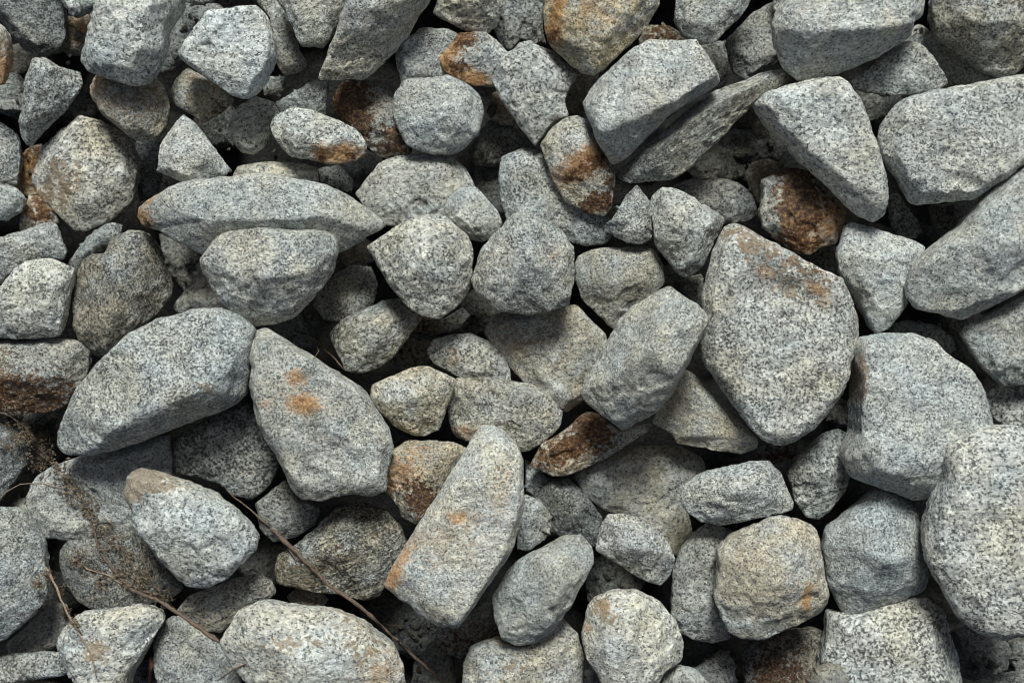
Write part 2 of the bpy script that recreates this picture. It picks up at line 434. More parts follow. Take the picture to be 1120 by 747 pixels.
R(4,'175,187 178,160 190,140 203,127 215,135 235,160 252,185 248,193 225,199 205,202 188,195 172,188','pale triangular stone with its point up, above the long lens shaped stone',1.0,.15,.3,.9,t='190,160,20 204,138,18 235,175,22 240,188,12 190,187,18 205,192,18')
R(3,'250,145 254,128 262,117 280,106 300,112 307,125 297,135 296,150 290,163 278,170 265,168 256,158','small pale chipped stone right of the pale triangular stone',.92,.15,.4,1)
# --- top middle left
R(2,'272,-15 305,-10 318,20 328,55 338,72 332,80 312,85 305,75 304,50 298,20 285,10','narrow beige grey slab beside the right side of the big shield shaped stone',.82,.45,.1,.9,t='285,-5,18 305,0,20 325,60,20 330,74,16 314,76,18 300,20,20')
R(1,'288,95 295,85 318,84 322,95 305,104 290,106','tiny dark stone beneath the lower end of the narrow beige grey slab',.6,.3,.2)
R(4,'300,-20 395,-25 386,5 372,25 362,45 352,53 330,53 325,40 315,18 305,5','pale stone cut by the top edge between the narrow slab and the large two-tone stone',.98,.2,.3,.9,t='312,-15,26 378,-18,26 365,20,24 345,40,18 335,35,20')
R(5,'395,-25 478,-25 473,2 458,18 448,40 430,58 415,75 400,88 375,89 346,88 355,65 365,45 378,20','large two-tone stone at the top edge, bluish above and beige on its sloping lower face',.95,.45,.25,1,t='400,-20,44 470,-20,40 452,14,40 410,25,46 388,20,44 350,86,3 385,88,3 432,56,6',p=[(370,85,(22,8,0),'k',.4)])
R(4,'478,-22 552,-20 550,10 545,28 533,38 510,35 490,25 473,16 478,5','pale greenish grey stone at the top edge above the beige rust rimmed one',.92,.5,.1,1,t='485,-15,26 540,-15,28 538,8,26 500,8,24 482,8,14 530,28,8')
R(2,'545,15 553,-20 600,-20 594,10 594,35 598,50 585,52 570,47 558,60 548,54 540,35','dark peppered stone at the top edge left of the big yellowish stone',.55,.2,.4,1.5)
R(4,'433,62 450,45 460,33 490,33 508,42 502,60 492,84 462,94 440,97 436,80','soft grey stone between the large two-tone stone and the beige rust rimmed one',.88,.15,.3,.9,dz=-10)
R(4,'480,65 492,52 502,38 530,38 545,47 557,60 553,80 541,95 520,96 498,88 485,78','beige stone with a bright rust rim on its left and lower edge, top centre',.85,.6,.1,1,t='492,64,14 506,50,20 530,46,22 545,62,20 535,78,14 505,72,18',p=[(486,70,12,'r'),(497,54,(9,14,30),'r'),(508,45,12,'k',.9),(510,88,(26,9,12),'r'),(515,45,10,'k',.7),(500,80,10,'k',.7)],h=20)
R(4,'432,105 442,90 460,86 490,84 510,93 525,105 530,125 525,145 510,162 490,170 465,168 445,160 435,140 430,120','broad pale grey stone with a flat right facet, right of the dark brown stone',.96,.1,.35,1,t='445,105,22 465,95,24 495,97,24 500,130,26 485,155,18 450,145,18 520,118,12',h=30)
R(3,'364,110 374,92 400,86 428,90 436,108 440,135 450,155 452,168 435,177 412,172 395,152 380,140 368,128','dark reddish brown stone with one whitish patch, left of the broad pale grey stone',.75,.4,.1,1.2,p=[(386,118,(20,34,-30),'k',.9),(432,158,20,'k',.7),(370,108,9,'r',.8)],dz=-4)
R(2,'300,112 330,100 345,90 361,90 360,110 356,130 330,132 308,125','light grey stone behind the rust spotted oval stone, upper left centre',.82,.15,.35,.9)
R(4,'296,140 302,125 320,118 345,122 370,132 390,142 402,158 402,168 390,177 365,181 345,177 318,172 305,158','pale oval stone with rust spots along its lower right rim',1.02,.2,.3,.9,t='308,138,14 325,127,18 365,140,22 388,158,16 365,168,20 325,155,24',p=[(378,170,(16,8,-8),'r'),(356,172,(10,8,0),'r'),(386,174,5,'k',.8),(354,174,4,'k',.7)],h=24)
R(3,'388,212 400,195 415,180 435,172 470,170 495,173 510,185 520,205 515,225 495,240 460,250 425,248 405,235 395,222','smooth dusty beige grey domed stone behind the small bluish pale one, above the centre',.80,.35,.2,.65,t='405,212,16 420,188,18 480,180,20 508,205,16 470,235,18',rough=.6)
R(1,'512,165 525,145 535,133 560,135 576,150 583,165 570,174 552,180 540,184 518,182','dark grey stone low in the gap right of the broad pale grey stone',.6,.2,.2,1)
R(2,'538,103 548,98 562,118 564,138 548,138 536,128','small rusty beige stone half hidden left of the pale lumpy stone at top centre',.85,.8,0,1,p=[(550,118,14,'r',.5)])
R(4,'540,75 548,62 560,58 568,48 580,45 590,54 605,58 620,72 632,82 626,95 618,110 622,128 605,135 592,150 585,162 575,150 562,132 552,118 545,100 538,90','pale lumpy stone tapering downwards to a point at top centre',.92,.15,.4,1,t='550,75,20 575,58,24 605,72,24 615,90,14 600,125,16 585,148,10 562,110,22')
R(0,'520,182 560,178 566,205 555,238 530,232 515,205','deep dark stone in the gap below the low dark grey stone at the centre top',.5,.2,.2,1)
# --- top middle right
R(5,'593,-10 598,-30 700,-35 718,-20 720,10 712,25 703,38 690,52 675,65 660,78 650,84 635,80 618,68 602,52 595,35 592,15','big yellowish beige stone with a rust streak down its left side, at the top edge',.98,1.0,0,1.3,t='608,-25,30 705,-25,34 700,20,30 660,58,28 645,70,22 612,45,22 610,0,30',p=[(645,30,(26,22,0),'r',.34),(612,10,(6,34,20),'r'),(603,42,10,'r'),(603,45,7,'k',.8),(640,20,(12,20,0),'r',.5),(614,-8,(5,14,20),'k',.8)],h=32)
R(2,'615,110 622,92 635,80 655,80 652,98 642,115 640,130 622,129','small brownish stone squeezed between the pale lumpy stone and the large flat pale stone',.72,.8,0,1.3,p=[(632,108,18,'l',.5)])
R(1,'698,45 708,28 730,30 750,42 765,50 765,70 745,66 720,58 700,58','brown crumbly stone in the gap under the yellowish beige stone',.6,.7,0,1.2,p=[(722,40,18,'k',.6)])
R(4,'738,-30 825,-30 820,2 808,22 795,35 780,50 765,50 745,40 736,25 737,5','mid grey stone with a blunt lower point at the top edge, right of the yellowish',.85,.2,.3,1.1,t='746,-22,26 812,-22,26 800,10,24 775,35,20 748,28,20')
R(2,'793,45 805,30 822,15 845,2 858,20 855,50 850,70 830,80 815,90 802,82 795,65','dark peppered stone between the top edge and the long ridged stone',.6,.2,.3,1.5)
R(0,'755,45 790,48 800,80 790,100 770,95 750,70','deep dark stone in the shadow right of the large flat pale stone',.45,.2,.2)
R(5,'636,115 645,100 660,82 680,65 705,50 730,47 758,48 768,60 780,78 785,95 775,102 755,112 735,125 715,145 695,165 680,178 668,181 658,170 650,155 646,140 640,128','large flat pale stone with a beige broken lower face, upper right of centre',.99,.2,.25,.75,t='650,112,30 684,66,32 705,54,32 758,54,30 778,88,28 735,118,38 655,152,40 645,132,30 668,174,3 695,160,3',rough=.8)
R(4,'870,78 868,90 850,100 825,115 800,140 775,165 755,185 735,198 710,203 690,203 676,197 674,188 690,175 710,158 735,135 760,115 785,100 810,90 840,78 860,74','long ridged stone lying diagonally, its upper end under the big boulder at top right',.86,.3,.2,1,t='858,82,14 815,98,26 790,112,28 740,148,32 712,170,32 690,188,18 715,190,20 760,155,20',h=30,rough=1.5,streak=(.75,35))
R(4,'590,160 600,145 618,130 632,128 645,135 648,150 655,165 668,180 672,190 672,210 670,228 660,238 645,235 632,230 618,222 605,200 598,180','cream stone crossed by a rust brown band, a dark red hollow at its end',.98,.55,.05,1,t='602,155,20 620,138,20 640,145,22 660,190,24 662,220,14 640,222,14 610,185,20 630,170,28',p=[(642,180,(34,12,-30),'r'),(640,186,(22,7,-30),'k',.75),(652,224,(17,9,-20),'k',1.0),(668,205,(6,22,0),'k',.6)])
R(3,'545,190 548,172 570,163 595,165 640,200 665,235 670,258 662,268 640,270 610,262 580,255 555,245 547,215','mid grey stone lying under the rust banded cream stone',.85,.1,.4,1.1,t='555,185,18 575,172,18 620,205,20 655,250,16 620,252,18 570,235,20')
R(2,'813,190 822,178 840,174 855,180 856,200 840,218 828,224 820,210','small brownish stone left of the dark red stone below the long ridged one',.75,.7,0,1.1,p=[(835,195,20,'l',.6)])
R(3,'832,215 830,198 842,190 853,186 868,185 885,190 900,205 915,222 924,232 922,250 912,268 895,272 885,280 870,278 855,268 845,262 832,250 829,235','dark red and brown stone with a grey left face, under the triangular pale boulder',.85,.4,.2,1,t='845,200,20 860,192,20 905,230,22 908,255,18 875,268,16 850,250,22 845,230,24',p=[(868,230,(20,52,0),'k',1.0),(888,215,(14,26,-40),'k',.6),(905,240,20,'r',.9),(882,262,20,'r',.8),(866,205,(12,18,0),'k',1.0)],dz=8)
# --- top right
R(5,'820,118 835,103 860,95 890,90 912,87 925,95 938,115 945,140 955,165 965,190 969,215 968,235 955,244 940,238 925,225 905,205 885,185 865,165 845,148 830,132','large pale triangular boulder with a rounded top corner in the upper right',1.0,.25,.25,.85,t='830,116,24 862,100,32 910,94,34 930,118,34 952,175,30 962,215,24 945,234,14 880,172,26',h=34,rough=.8,dent=[(900,130,30,26,20,2)])
R(3,'845,-10 850,-25 885,-20 875,3 858,8 845,14','small pale stone peeking over the top left of the big broad boulder',.85,.2,.3)
R(5,'840,30 848,10 865,0 885,-6 920,-25 980,-25 1000,-10 1007,5 1005,22 992,30 991,45 975,55 958,65 935,75 910,83 890,90 872,88 855,75 848,55 842,42','big broad pale boulder at the top edge with a beige sloping front face',1.02,.3,.3,.8,t='852,22,34 872,4,38 930,-20,40 990,-12,36 998,18,32 985,38,34 935,44,42 880,46,42 855,36,36 885,88,2 935,70,2 860,75,4',h=40,rough=.8,streak=(.3,10))
R(4,'927,90 935,83 950,75 965,58 980,48 1000,48 1015,60 1030,80 1036,92 1025,100 1000,105 975,107 950,102 932,98','wedge stone with black mottling just under the right end of the big broad boulder',.95,.25,.3,1.3,t='968,68,20 990,54,20 1018,75,18 1025,90,12 985,94,16 948,92,8',h=20)
R(2,'985,45 1005,25 1025,42 1055,50 1062,70 1085,80 1090,95 1060,102 1036,102 1020,90 1005,65','mid grey stone in the gap beneath the corner boulder at top right',.7,.35,.2,1.1)
R(4,'1015,15 1018,-10 1030,-30 1145,-30 1145,50 1125,70 1110,82 1095,87 1075,78 1058,62 1045,48 1022,42 1020,28','top right corner boulder, grey above with a greenish mottled lower face',.85,.45,.2,1.35,t='1024,0,28 1130,-25,36 1140,20,34 1095,34,38 1050,36,32 1022,24,22 1095,84,2 1125,66,2 1060,58,4',h=32)
R(5,'958,150 962,135 972,120 985,110 1010,103 1050,97 1085,88 1150,78 1155,120 1145,160 1120,180 1085,205 1062,220 1030,225 998,226 985,208 972,190 960,170','very big flat grey stone on the right edge, below the corner boulder',.97,.15,.35,1,t='964,148,26 985,115,30 1050,104,34 1145,88,34 1140,160,32 1085,195,32 1055,212,26 1000,218,22 975,180,28',h=36)
R(2,'970,215 979,208 988,225 1000,240 1008,252 1000,262 985,261 974,248','small grey stone standing upright below the very big flat grey stone',.85,.2,.3,1.2)
R(1,'1015,226 1045,222 1064,222 1062,238 1045,255 1028,264 1020,247','small brownish grey stone in the notch left of the huge right edge stone',.65,.4,.2,1.1)
R(5,'1120,178 1100,190 1082,205 1067,225 1052,245 1030,260 1010,275 996,290 988,310 989,325 1000,338 1025,345 1055,351 1075,342 1100,328 1125,312 1150,290 1155,230 1150,175','huge rounded grey stone running off the right edge above the middle',.92,.2,.3,1.05,t='1085,212,28 1130,182,34 1148,280,30 1100,325,20 1055,345,10 1000,335,10 993,305,20 1035,262,32 1090,270,40',h=40,gr=1.1)
R(4,'1050,365 1055,355 1075,345 1110,325 1155,316 1155,420 1120,424 1095,423 1085,415 1070,400 1060,385','pale mottled stone on the right edge directly below the huge rounded one',.92,.25,.25,1.1,t='1064,366,18 1085,350,24 1140,330,28 1140,405,26 1100,412,16 1078,395,18')
R(4,'912,280 918,262 922,248 930,243 950,250 975,257 1000,265 1012,272 1000,285 988,300 986,318 990,332 980,345 970,360 955,366 945,350 935,325 925,310 915,297','pale five sided stone tapering downwards, between the dark red stone and the huge right one',1.0,.05,.45,.9,t='924,278,22 932,256,18 995,273,16 982,290,24 978,330,22 960,352,14 940,315,24 955,285,30',h=28)
R(1,'884,280 900,266 912,272 918,300 905,302 888,294','tiny dark green grey stone under the dark red stone',.6,.5,.1)
R(2,'968,356 990,350 1020,355 1040,368 1046,388 1030,394 1005,380 978,374','grey stone half buried behind the bluish boulder right of centre',.7,.2,.3,1)
R(1,'1030,330 1060,348 1058,380 1045,390 1030,370','deep dark stone in the gap left of the pale mottled right edge stone',.5,.2,.2)
# --- left, second band
R(3,'-20,205 5,203 22,207 30,217 26,232 10,240 -8,242 -22,225','small grey stone on the left edge beside the rusty pocket',.85,.1,.4,1)
R(2,'25,245 28,228 38,216 50,212 62,224 66,242 55,250 35,254 22,254','stone with a dark rust patch below the big speckled beige stone at left',.82,.5,.1,1,p=[(50,232,(14,14,0),'k',.75),(44,226,18,'r',.6)])
R(3,'-25,262 10,260 30,252 52,244 65,245 72,260 76,275 72,285 50,288 30,290 12,302 8,310 -10,312 -25,290','pale sloping stone on the left edge with a rounded right end',.93,.1,.4,1.1,t='-15,272,20 30,262,22 60,255,18 65,272,14 20,285,18')
R(4,'-25,330 0,325 8,308 20,295 35,286 60,283 75,290 85,294 82,312 77,335 72,355 68,368 40,371 10,371 -25,370','pale square shouldered stone on the left edge above the rust bottomed one',.98,.15,.35,1,t='-18,338,24 20,308,24 40,295,24 72,302,20 66,335,24 58,358,16 0,360,20')
R(2,'75,290 85,275 98,260 110,250 122,243 135,246 134,262 120,272 102,284 88,297 78,300','bluish dark slanting stone behind the dark two faced block',.72,.1,.6,.9,t='90,280,14 118,252,16 126,256,14 100,278,16')
R(3,'82,345 84,310 92,285 105,278 120,277 125,262 145,253 162,254 172,262 176,275 184,295 188,310 185,325 175,340 160,352 148,368 130,385 118,392 105,390 90,375 82,358','dark two faced block, speckled beige on the left and shaded smooth on the right',.64,.65,.1,1.7,t='100,290,18 126,276,24 160,257,26 148,300,42 140,345,38 120,380,18 95,362,18 184,300,1 182,330,1',h=32,p=[(98,310,14,'l',.4)],dz=6)
R(2,'190,337 205,318 222,295 240,298 258,335 252,352 215,347 195,342','dusty tan stone in the hollow beneath the pale domed stone left of centre',.72,.5,.1,.6,rough=.5)
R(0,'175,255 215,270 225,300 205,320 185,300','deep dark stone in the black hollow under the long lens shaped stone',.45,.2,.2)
R(3,'255,192 262,182 290,178 325,178 348,183 350,200 330,207 280,204 258,200','smooth pale beige slab behind the top edge of the long lens shaped stone',.92,.5,.1,.35,t='265,190,12 295,183,13 340,188,12 335,198,12 275,198,12',rough=.4)
R(1,'348,185 372,181 387,198 385,212 365,207 352,200','small dark stone between the beige slab and the wide domed stone',.5,.2,.5,1.2)
R(5,'148,237 152,226 175,214 195,203 215,197 250,193 290,191 325,195 360,203 385,215 405,228 424,243 420,250 400,262 375,276 350,281 300,277 260,276 222,280 205,272 185,258 168,250 155,250','long lens shaped pale stone with a rusty left tip and a shaded underside',.98,.2,.35,.85,t='158,237,10 180,222,22 215,205,28 300,198,30 370,211,26 415,237,14 380,243,24 330,243,34 240,245,30 190,248,16 222,279,0 300,275,0 375,275,0 265,275,0',p=[(154,240,(12,10,0),'r',.9),(165,221,(16,4,-30),'r',.7),(162,247,6,'k',.8)],dz=-4,rough=.8,h=26)
R(5,'222,285 232,270 250,255 285,249 330,251 360,254 372,262 373,275 368,295 355,315 340,330 325,345 300,355 280,357 262,348 245,332 230,312 224,298','pale domed stone with a crisp upper rim, overlapping the long lens shaped stone',.96,.4,.2,1,t='228,286,26 250,260,28 300,254,28 360,259,28 368,285,26 350,300,28 280,308,36 245,300,26 285,352,4 325,338,4',h=34,dz=8)
R(2,'343,335 350,310 368,298 385,290 407,292 414,310 410,332 398,347 375,354 355,350','brownish speckled stone low in the gap right of the pale domed stone',.68,.7,0,1.3)
R(3,'360,365 375,350 395,338 420,328 440,326 455,338 462,350 447,370 432,390 416,402 395,409 378,406 368,388','rounded stone with a streaky grey upper face and a dull olive right face',.78,.5,.15,1,t='372,368,14 400,348,24 436,335,18 425,362,28 405,390,16',h=24,streak=(.8,30))
R(1,'443,352 460,346 490,348 505,335 515,345 502,360 475,366 450,366','dark brown sliver of stone under the pale pointed stone at the centre',.6,.7,0,1,p=[(460,352,16,'k',.6)])
R(1,'280,378 288,355 310,343 332,343 348,365 350,382 325,382 300,374','dark stone under the lower edge of the pale domed stone where a twig ends',.55,.2,.3,1.2)
R(5,'400,270 415,260 440,245 462,237 485,235 500,245 512,258 518,275 517,300 512,320 498,338 480,350 462,346 445,335 430,318 418,295 405,280','pale pointed stone with its sharp corner to the left, at the centre',.96,.4,.2,1.05,t='412,270,10 438,256,22 468,245,26 492,256,26 505,280,24 500,310,20 480,335,14 445,318,18 465,285,34',h=32)
R(4,'482,235 490,218 503,207 520,205 533,218 545,232 550,245 540,260 528,265 515,263 500,250','small bluish pale stone perched behind the pale pointed stone',.98,.05,.5,.8,t='492,232,16 508,214,18 528,225,18 538,245,14 515,250,20')
R(5,'515,307 526,272 545,252 560,236 575,230 610,249 627,270 629,300 622,334 600,342 578,345 545,341 520,320','faceted round pale stone in the middle of the picture, peppered with black',.97,.25,.25,1.25,t='526,308,16 545,270,24 568,242,22 600,252,24 616,275,24 615,315,20 575,332,18 545,322,20 580,285,36',h=34,p=[(606,280,8,'r',.35),(618,285,6,'r',.3)])
R(4,'664,248 672,235 682,218 696,203 705,212 711,222 712,245 712,262 700,268 685,266 670,258','small pale stone with a peaked top, left of the pale kite shaped stone',.97,.1,.35,1.1,t='672,246,14 694,214,18 704,225,18 702,255,16 685,256,14')
R(4,'711,240 712,215 722,206 740,208 755,218 775,228 793,240 785,252 775,275 768,292 755,303 745,304 735,295 725,280 715,268 712,255','pale kite shaped stone above the block with the blue facet',.95,.2,.3,1,t='720,222,22 742,218,24 778,240,20 768,260,24 755,290,14 735,278,18 740,250,32',h=28)
R(2,'733,205 750,197 790,196 810,203 822,215 830,235 815,243 790,246 770,230 745,217','shaded grey stone in the hollow under the long ridged stone',.58,.3,.2,1)
R(3,'628,290 632,280 645,274 668,271 695,269 714,270 724,290 726,310 712,327 692,337 682,347 672,362 662,354 648,342 635,327 629,308','smooth brownish grey stone with a vertical crease, right of the faceted round stone',.80,.5,.1,.7,t='640,292,20 668,282,24 702,280,24 704,300,26 690,325,20 668,348,10 640,318,16 665,310,28',rough=.6,streak=(.3,20))
R(1,'740,312 750,303 767,300 772,325 768,338 752,327','tiny dark stone between the kite shaped stone and the great cream boulder',.55,.3,.1)
R(5,'782,262 790,248 805,243 820,250 835,262 855,275 880,290 905,298 918,305 928,325 935,350 936,365 930,380 925,400 918,430 905,450 890,468 870,482 855,487 835,483 820,470 800,440 785,420 770,400 765,385 768,350 765,325 770,300 778,280','great cream boulder with a rust flecked upper rim, the largest stone right of centre',1.0,.28,.15,1.05,t='788,264,34 812,254,34 905,304,36 924,355,32 910,425,30 878,470,24 850,478,22 822,458,24 782,402,28 773,340,32',p=[(815,268,(36,14,35),'l',.6),(870,296,(56,6,22),'k',.55),(800,268,(9,18,-30),'k',.4),(884,318,(12,5,25),'r',.85),(893,330,7,'r',.6),(828,298,8,'r',.7),(933,335,(4,12,0),'r',.8),(855,308,18,'l',.5)],h=38,dz=4,dent=[(838,385,66,78,20,7)])
# --- centre cluster
R(3,'528,365 538,345 560,338 600,338 630,333 645,350 662,365 667,380 652,410 637,440 620,452 600,442 580,427 563,407 548,387 536,378','beige fine grained stone lying under the faceted round stone',.88,.6,.05,.8,t='540,362,16 560,350,18 635,350,20 648,372,18 620,435,14 590,420,16 560,390,16',rough=.6,p=[(560,372,20,'l',.5),(600,375,24,'l',.3)])
R(3,'466,385 475,370 495,365 515,364 535,373 550,388 558,403 560,420 545,424 525,420 505,414 490,407 475,398','mid grey stone with a faint rust spot, above the yellowish beige centre pebble',.84,.3,.3,1,t='476,382,14 500,372,16 530,382,18 546,402,14 515,405,16',p=[(497,393,10,'r',.45)])
R(1,'426,385 438,373 455,370 472,373 472,395 462,404 442,407 430,397','little dark brown round stone above the tan pebble left of centre',.55,.6,0,1,p=[(445,388,16,'k',.4)])
R(4,'404,435 408,420 430,412 450,402 470,400 490,408 500,415 494,435 488,455 481,470 465,477 452,476 430,465 415,450','tan speckled pebble with a flat right side, just left of the white leaning stone top',.93,.85,0,1.2,t='414,434,14 440,416,20 475,408,20 488,420,18 480,455,14 460,466,10 430,450,16 455,435,26')
R(3,'490,450 490,430 500,412 525,411 550,416 580,419 602,429 616,447 613,465 596,483 576,494 540,490 515,483 496,477','cream lumpy stone behind the tip of the white leaning stone',.93,.5,.1,1.1,t='500,440,18 508,424,20 545,425,22 590,435,20 600,455,16 575,480,14 520,470,16',p=[(507,472,(12,7,0),'r',.6)])
R(2,'574,500 580,505 600,524 612,524 606,540 590,545 575,538','small pale grey stone under the left end of the rust red stone',.8,.1,.4)
R(3,'578,510 584,495 592,484 610,475 630,460 640,450 655,452 668,466 680,474 700,466 712,460 714,468 692,483 665,500 640,509 622,519 605,521 590,516','elongated rust red stone with cream ends under the block with the blue facet',.92,.6,0,.9,t='590,503,12 608,484,18 640,460,18 655,465,18 672,482,10 640,498,14 612,510,14',p=[(644,466,(18,15,30),'k',.95),(615,490,(26,13,-28),'k',.9),(655,482,(18,10,-20),'k',.75),(630,490,(34,14,-28),'r',.6)],dz=6,h=20)
R(6,'728,313 742,320 758,332 771,347 768,360 758,380 748,402 735,425 718,448 700,462 682,472 670,465 655,450 640,440 634,430 645,405 660,375 675,350 690,335 708,325','tall squared block with a blue white facet and a streaky left side, right of centre',1.0,.3,.3,.8,t='730,318,44 705,390,58 728,414,50 640,430,4 678,345,14 768,350,42 690,466,8',h=46,p=[],rough=.8,streak=(.35,55))
R(4,'712,462 722,445 736,420 748,403 760,410 775,425 795,445 812,463 828,480 828,490 810,497 785,494 760,487 740,485 735,475 722,468','smooth cream three cornered stone between the squared block and the great cream boulder',.96,.7,0,.5,t='728,452,14 750,422,20 775,440,22 808,472,16 805,486,10 750,476,14',p=[(800,482,8,'r',.35)],rough=.6,dz=-4,gr=1.3)
R(2,'626,520 645,503 670,493 695,486 725,486 745,488 768,500 772,515 752,532 750,555 757,578 754,594 742,608 725,603 700,592 680,562 660,557 643,545','big smooth greenish beige stone, faintly speckled, beneath the rust red stone',.82,.55,.1,.45,t='645,520,20 690,498,24 725,500,24 738,530,22 735,590,16 700,570,20 665,545,18',rough=.5,h=26)
R(2,'583,540 600,523 620,520 637,535 650,550 659,565 657,592 640,602 620,592 600,582 588,562','dark peppery stone right of the white leaning stone, below the rust red one',.5,.1,.4,1.5)
R(1,'826,485 850,478 867,480 873,497 860,512 845,510 830,502','dark brown scrap of stone under the great cream boulder',.5,.7,0,1,p=[(848,495,18,'k',.5)])
R(5,'743,545 745,530 760,518 790,510 820,503 840,503 852,515 860,530 868,550 865,558 845,563 815,570 790,575 765,570 750,560','oblong pale stone with a heavily black speckled left half, below the cream three cornered stone',.98,.1,.4,1.35,t='756,540,16 768,525,18 835,512,20 856,545,14 820,556,14 775,562,14 800,535,28',h=26,dz=-4)
R(3,'860,518 870,500 885,485 900,472 915,468 932,476 926,490 922,505 928,520 925,532 915,545 905,560 895,568 880,565 868,548 862,530','pale stone with a dark blue upper corner, between the great cream and bluish boulders',.90,.2,.35,1,t='872,515,16 895,488,20 915,485,14 916,520,16 898,552,12 878,545,14 895,515,26',h=26,dz=4,gr=0.75)
R(5,'927,378 935,368 960,364 995,364 1015,372 1035,390 1055,402 1070,425 1078,445 1082,462 1086,482 1062,505 1030,528 1018,545 1000,548 975,540 955,530 930,522 920,505 922,490 935,470 936,440 934,410 928,395','large bluish boulder with a flat bright face and a shaded broken bottom, right side',1.0,.05,.5,1,t='936,373,30 1000,368,32 1045,402,32 1074,450,32 1078,480,32 1020,513,37 955,511,37 930,498,26 938,440,30 985,540,1 950,530,1 1012,546,1',h=36,p=[(934,410,(4,26,0),'r',.6),(968,533,10,'r',.35)],rough=.9)
R(3,'1073,432 1090,420 1130,418 1150,440 1145,470 1115,470 1090,462 1078,447','grey stone on the right edge above the big speckled corner boulder',.82,.2,.3,1.2)
# --- right lower
R(6,'1030,482 1060,472 1090,462 1112,465 1120,488 1152,498 1152,680 1120,688 1090,697 1065,690 1045,675 1025,640 1010,615 1006,595 1010,570 1020,545 1026,520 1026,495','massive coarse speckled boulder on the right edge, the largest at lower right',.97,.25,.2,1,t='1036,490,34 1075,480,34 1140,505,36 1140,675,34 1095,688,26 1062,678,26 1030,630,26 1016,590,26 1030,545,34',h=42,p=[],rough=.9,gr=0.72,streak=(0.001,0))
R(4,'897,598 901,578 918,562 940,545 957,533 985,540 1003,553 1004,575 1008,600 1013,628 1010,645 990,655 962,664 945,673 933,682 925,678 915,660 903,635 898,615','bluish grey rounded stone left of the massive coarse boulder',.96,.05,.6,1,t='903,592,18 922,565,26 957,540,26 1000,560,8 1006,625,18 985,650,16 932,674,8 908,635,12 945,600,44 985,615,36',h=32,rough=.8,dent=[(960,560,30,12,0,2)])
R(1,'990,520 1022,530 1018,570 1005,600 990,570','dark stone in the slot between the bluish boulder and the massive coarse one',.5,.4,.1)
R(5,'778,650 785,620 782,600 795,585 815,575 845,562 870,565 890,575 897,600 900,625 905,650 900,668 880,678 855,690 835,698 810,697 795,690 785,672','rounded beige stone with a small rust streak, lower right of centre',.93,.6,.05,1.1,t='792,645,24 798,605,28 845,580,28 880,590,26 888,640,24 870,670,16 830,686,14 800,675,16 840,630,38',p=[(877,650,(5,14,0),'r',.9),(866,640,20,'r',.3),(800,590,10,'l',.4)],h=36)
R(4,'733,660 734,625 742,600 758,580 775,570 800,578 802,600 788,620 784,650 792,680 800,697 780,703 760,700 742,690 733,675','shaded grey upright stone left of the rounded beige one',.75,.15,.3,1.2,t='745,620,20 770,585,22 785,600,14 775,650,18 770,690,12 745,675,16',h=26,dz=-18)
R(2,'810,730 813,705 835,696 860,688 890,683 904,692 897,720 887,740 872,762 830,770 812,757','dark brown rusty stone below the rounded beige one at the bottom',.55,.6,0,1.3,p=[(845,735,30,'k',.7),(835,715,12,'r',.4),(870,705,12,'r',.3)])
R(4,'893,735 900,700 905,668 930,668 955,660 985,652 1010,650 1030,665 1040,690 1048,720 1050,750 1040,778 940,783 885,772 885,748','big pale stone speckled with coarse black, cut by the bottom edge right of centre',.99,.25,.2,1.45,t='912,700,22 925,682,22 1005,665,22 1025,690,24 1035,740,24 1025,765,24 910,765,24 900,735,16 970,710,30',h=28,dz=-6,gr=0.75)
R(5,'880,755 885,735 900,724 918,726 927,740 924,768 890,770','small plain brown grey pebble lying on the big coarse speckled stone at the bottom',.5,.6,0,.3,rough=.4,dz=4,h=14)
R(1,'1038,690 1060,683 1097,698 1107,715 1097,737 1070,747 1048,737','dark shaded stone under the massive coarse boulder near the bottom right',.5,.2,.3)
R(1,'1103,702 1125,690 1152,700 1147,732 1115,737 1101,722','dark stone at the right edge just above the bottom right corner',.5,.3,.2)
R(3,'1045,770 1063,746 1090,737 1120,731 1152,738 1152,792 1055,792','grey stone in the bottom right corner of the picture',.8,.2,.3,1.2)
R(5,'650,600 653,585 657,573 664,562 680,560 700,565 718,578 732,595 738,610 732,630 722,640 705,635 688,625 668,612 655,605','pale peppered oval stone slanting down to the right, above the stone with the bluish cap',.95,.2,.2,1.2,t='660,588,16 672,570,20 700,575,22 726,605,18 720,628,12 680,608,14 695,595,28',h=26,dz=-12)
R(3,'566,560 574,540 590,546 601,560 603,575 596,590 578,602 565,600','small round pale grey stone right beside the white leaning stone',.85,.1,.4,1)
R(5,'538,650 550,630 565,612 590,598 615,585 635,583 648,598 650,615 640,635 625,655 618,672 605,690 585,703 565,706 548,697 540,675','smooth blue grey stone with a lighter ridged face, right of the white leaning stone',.86,.1,.45,.5,t='552,645,16 590,602,22 635,587,10 645,602,8 606,612,36 614,640,38 612,672,26 588,700,6 552,692,12',h=32,rough=.7,gr=1.3,streak=(.3,40))
R(4,'507,722 515,705 540,697 575,702 595,690 612,670 632,690 638,715 637,745 630,778 520,782 504,752','beige topped pale stone at the bottom edge below the smooth blue grey one',.93,.45,.15,1,t='520,725,22 545,710,22 590,708,22 608,705,22 622,730,18 618,765,18 530,768,22',p=[(560,715,26,'l',.4)],dz=-4)
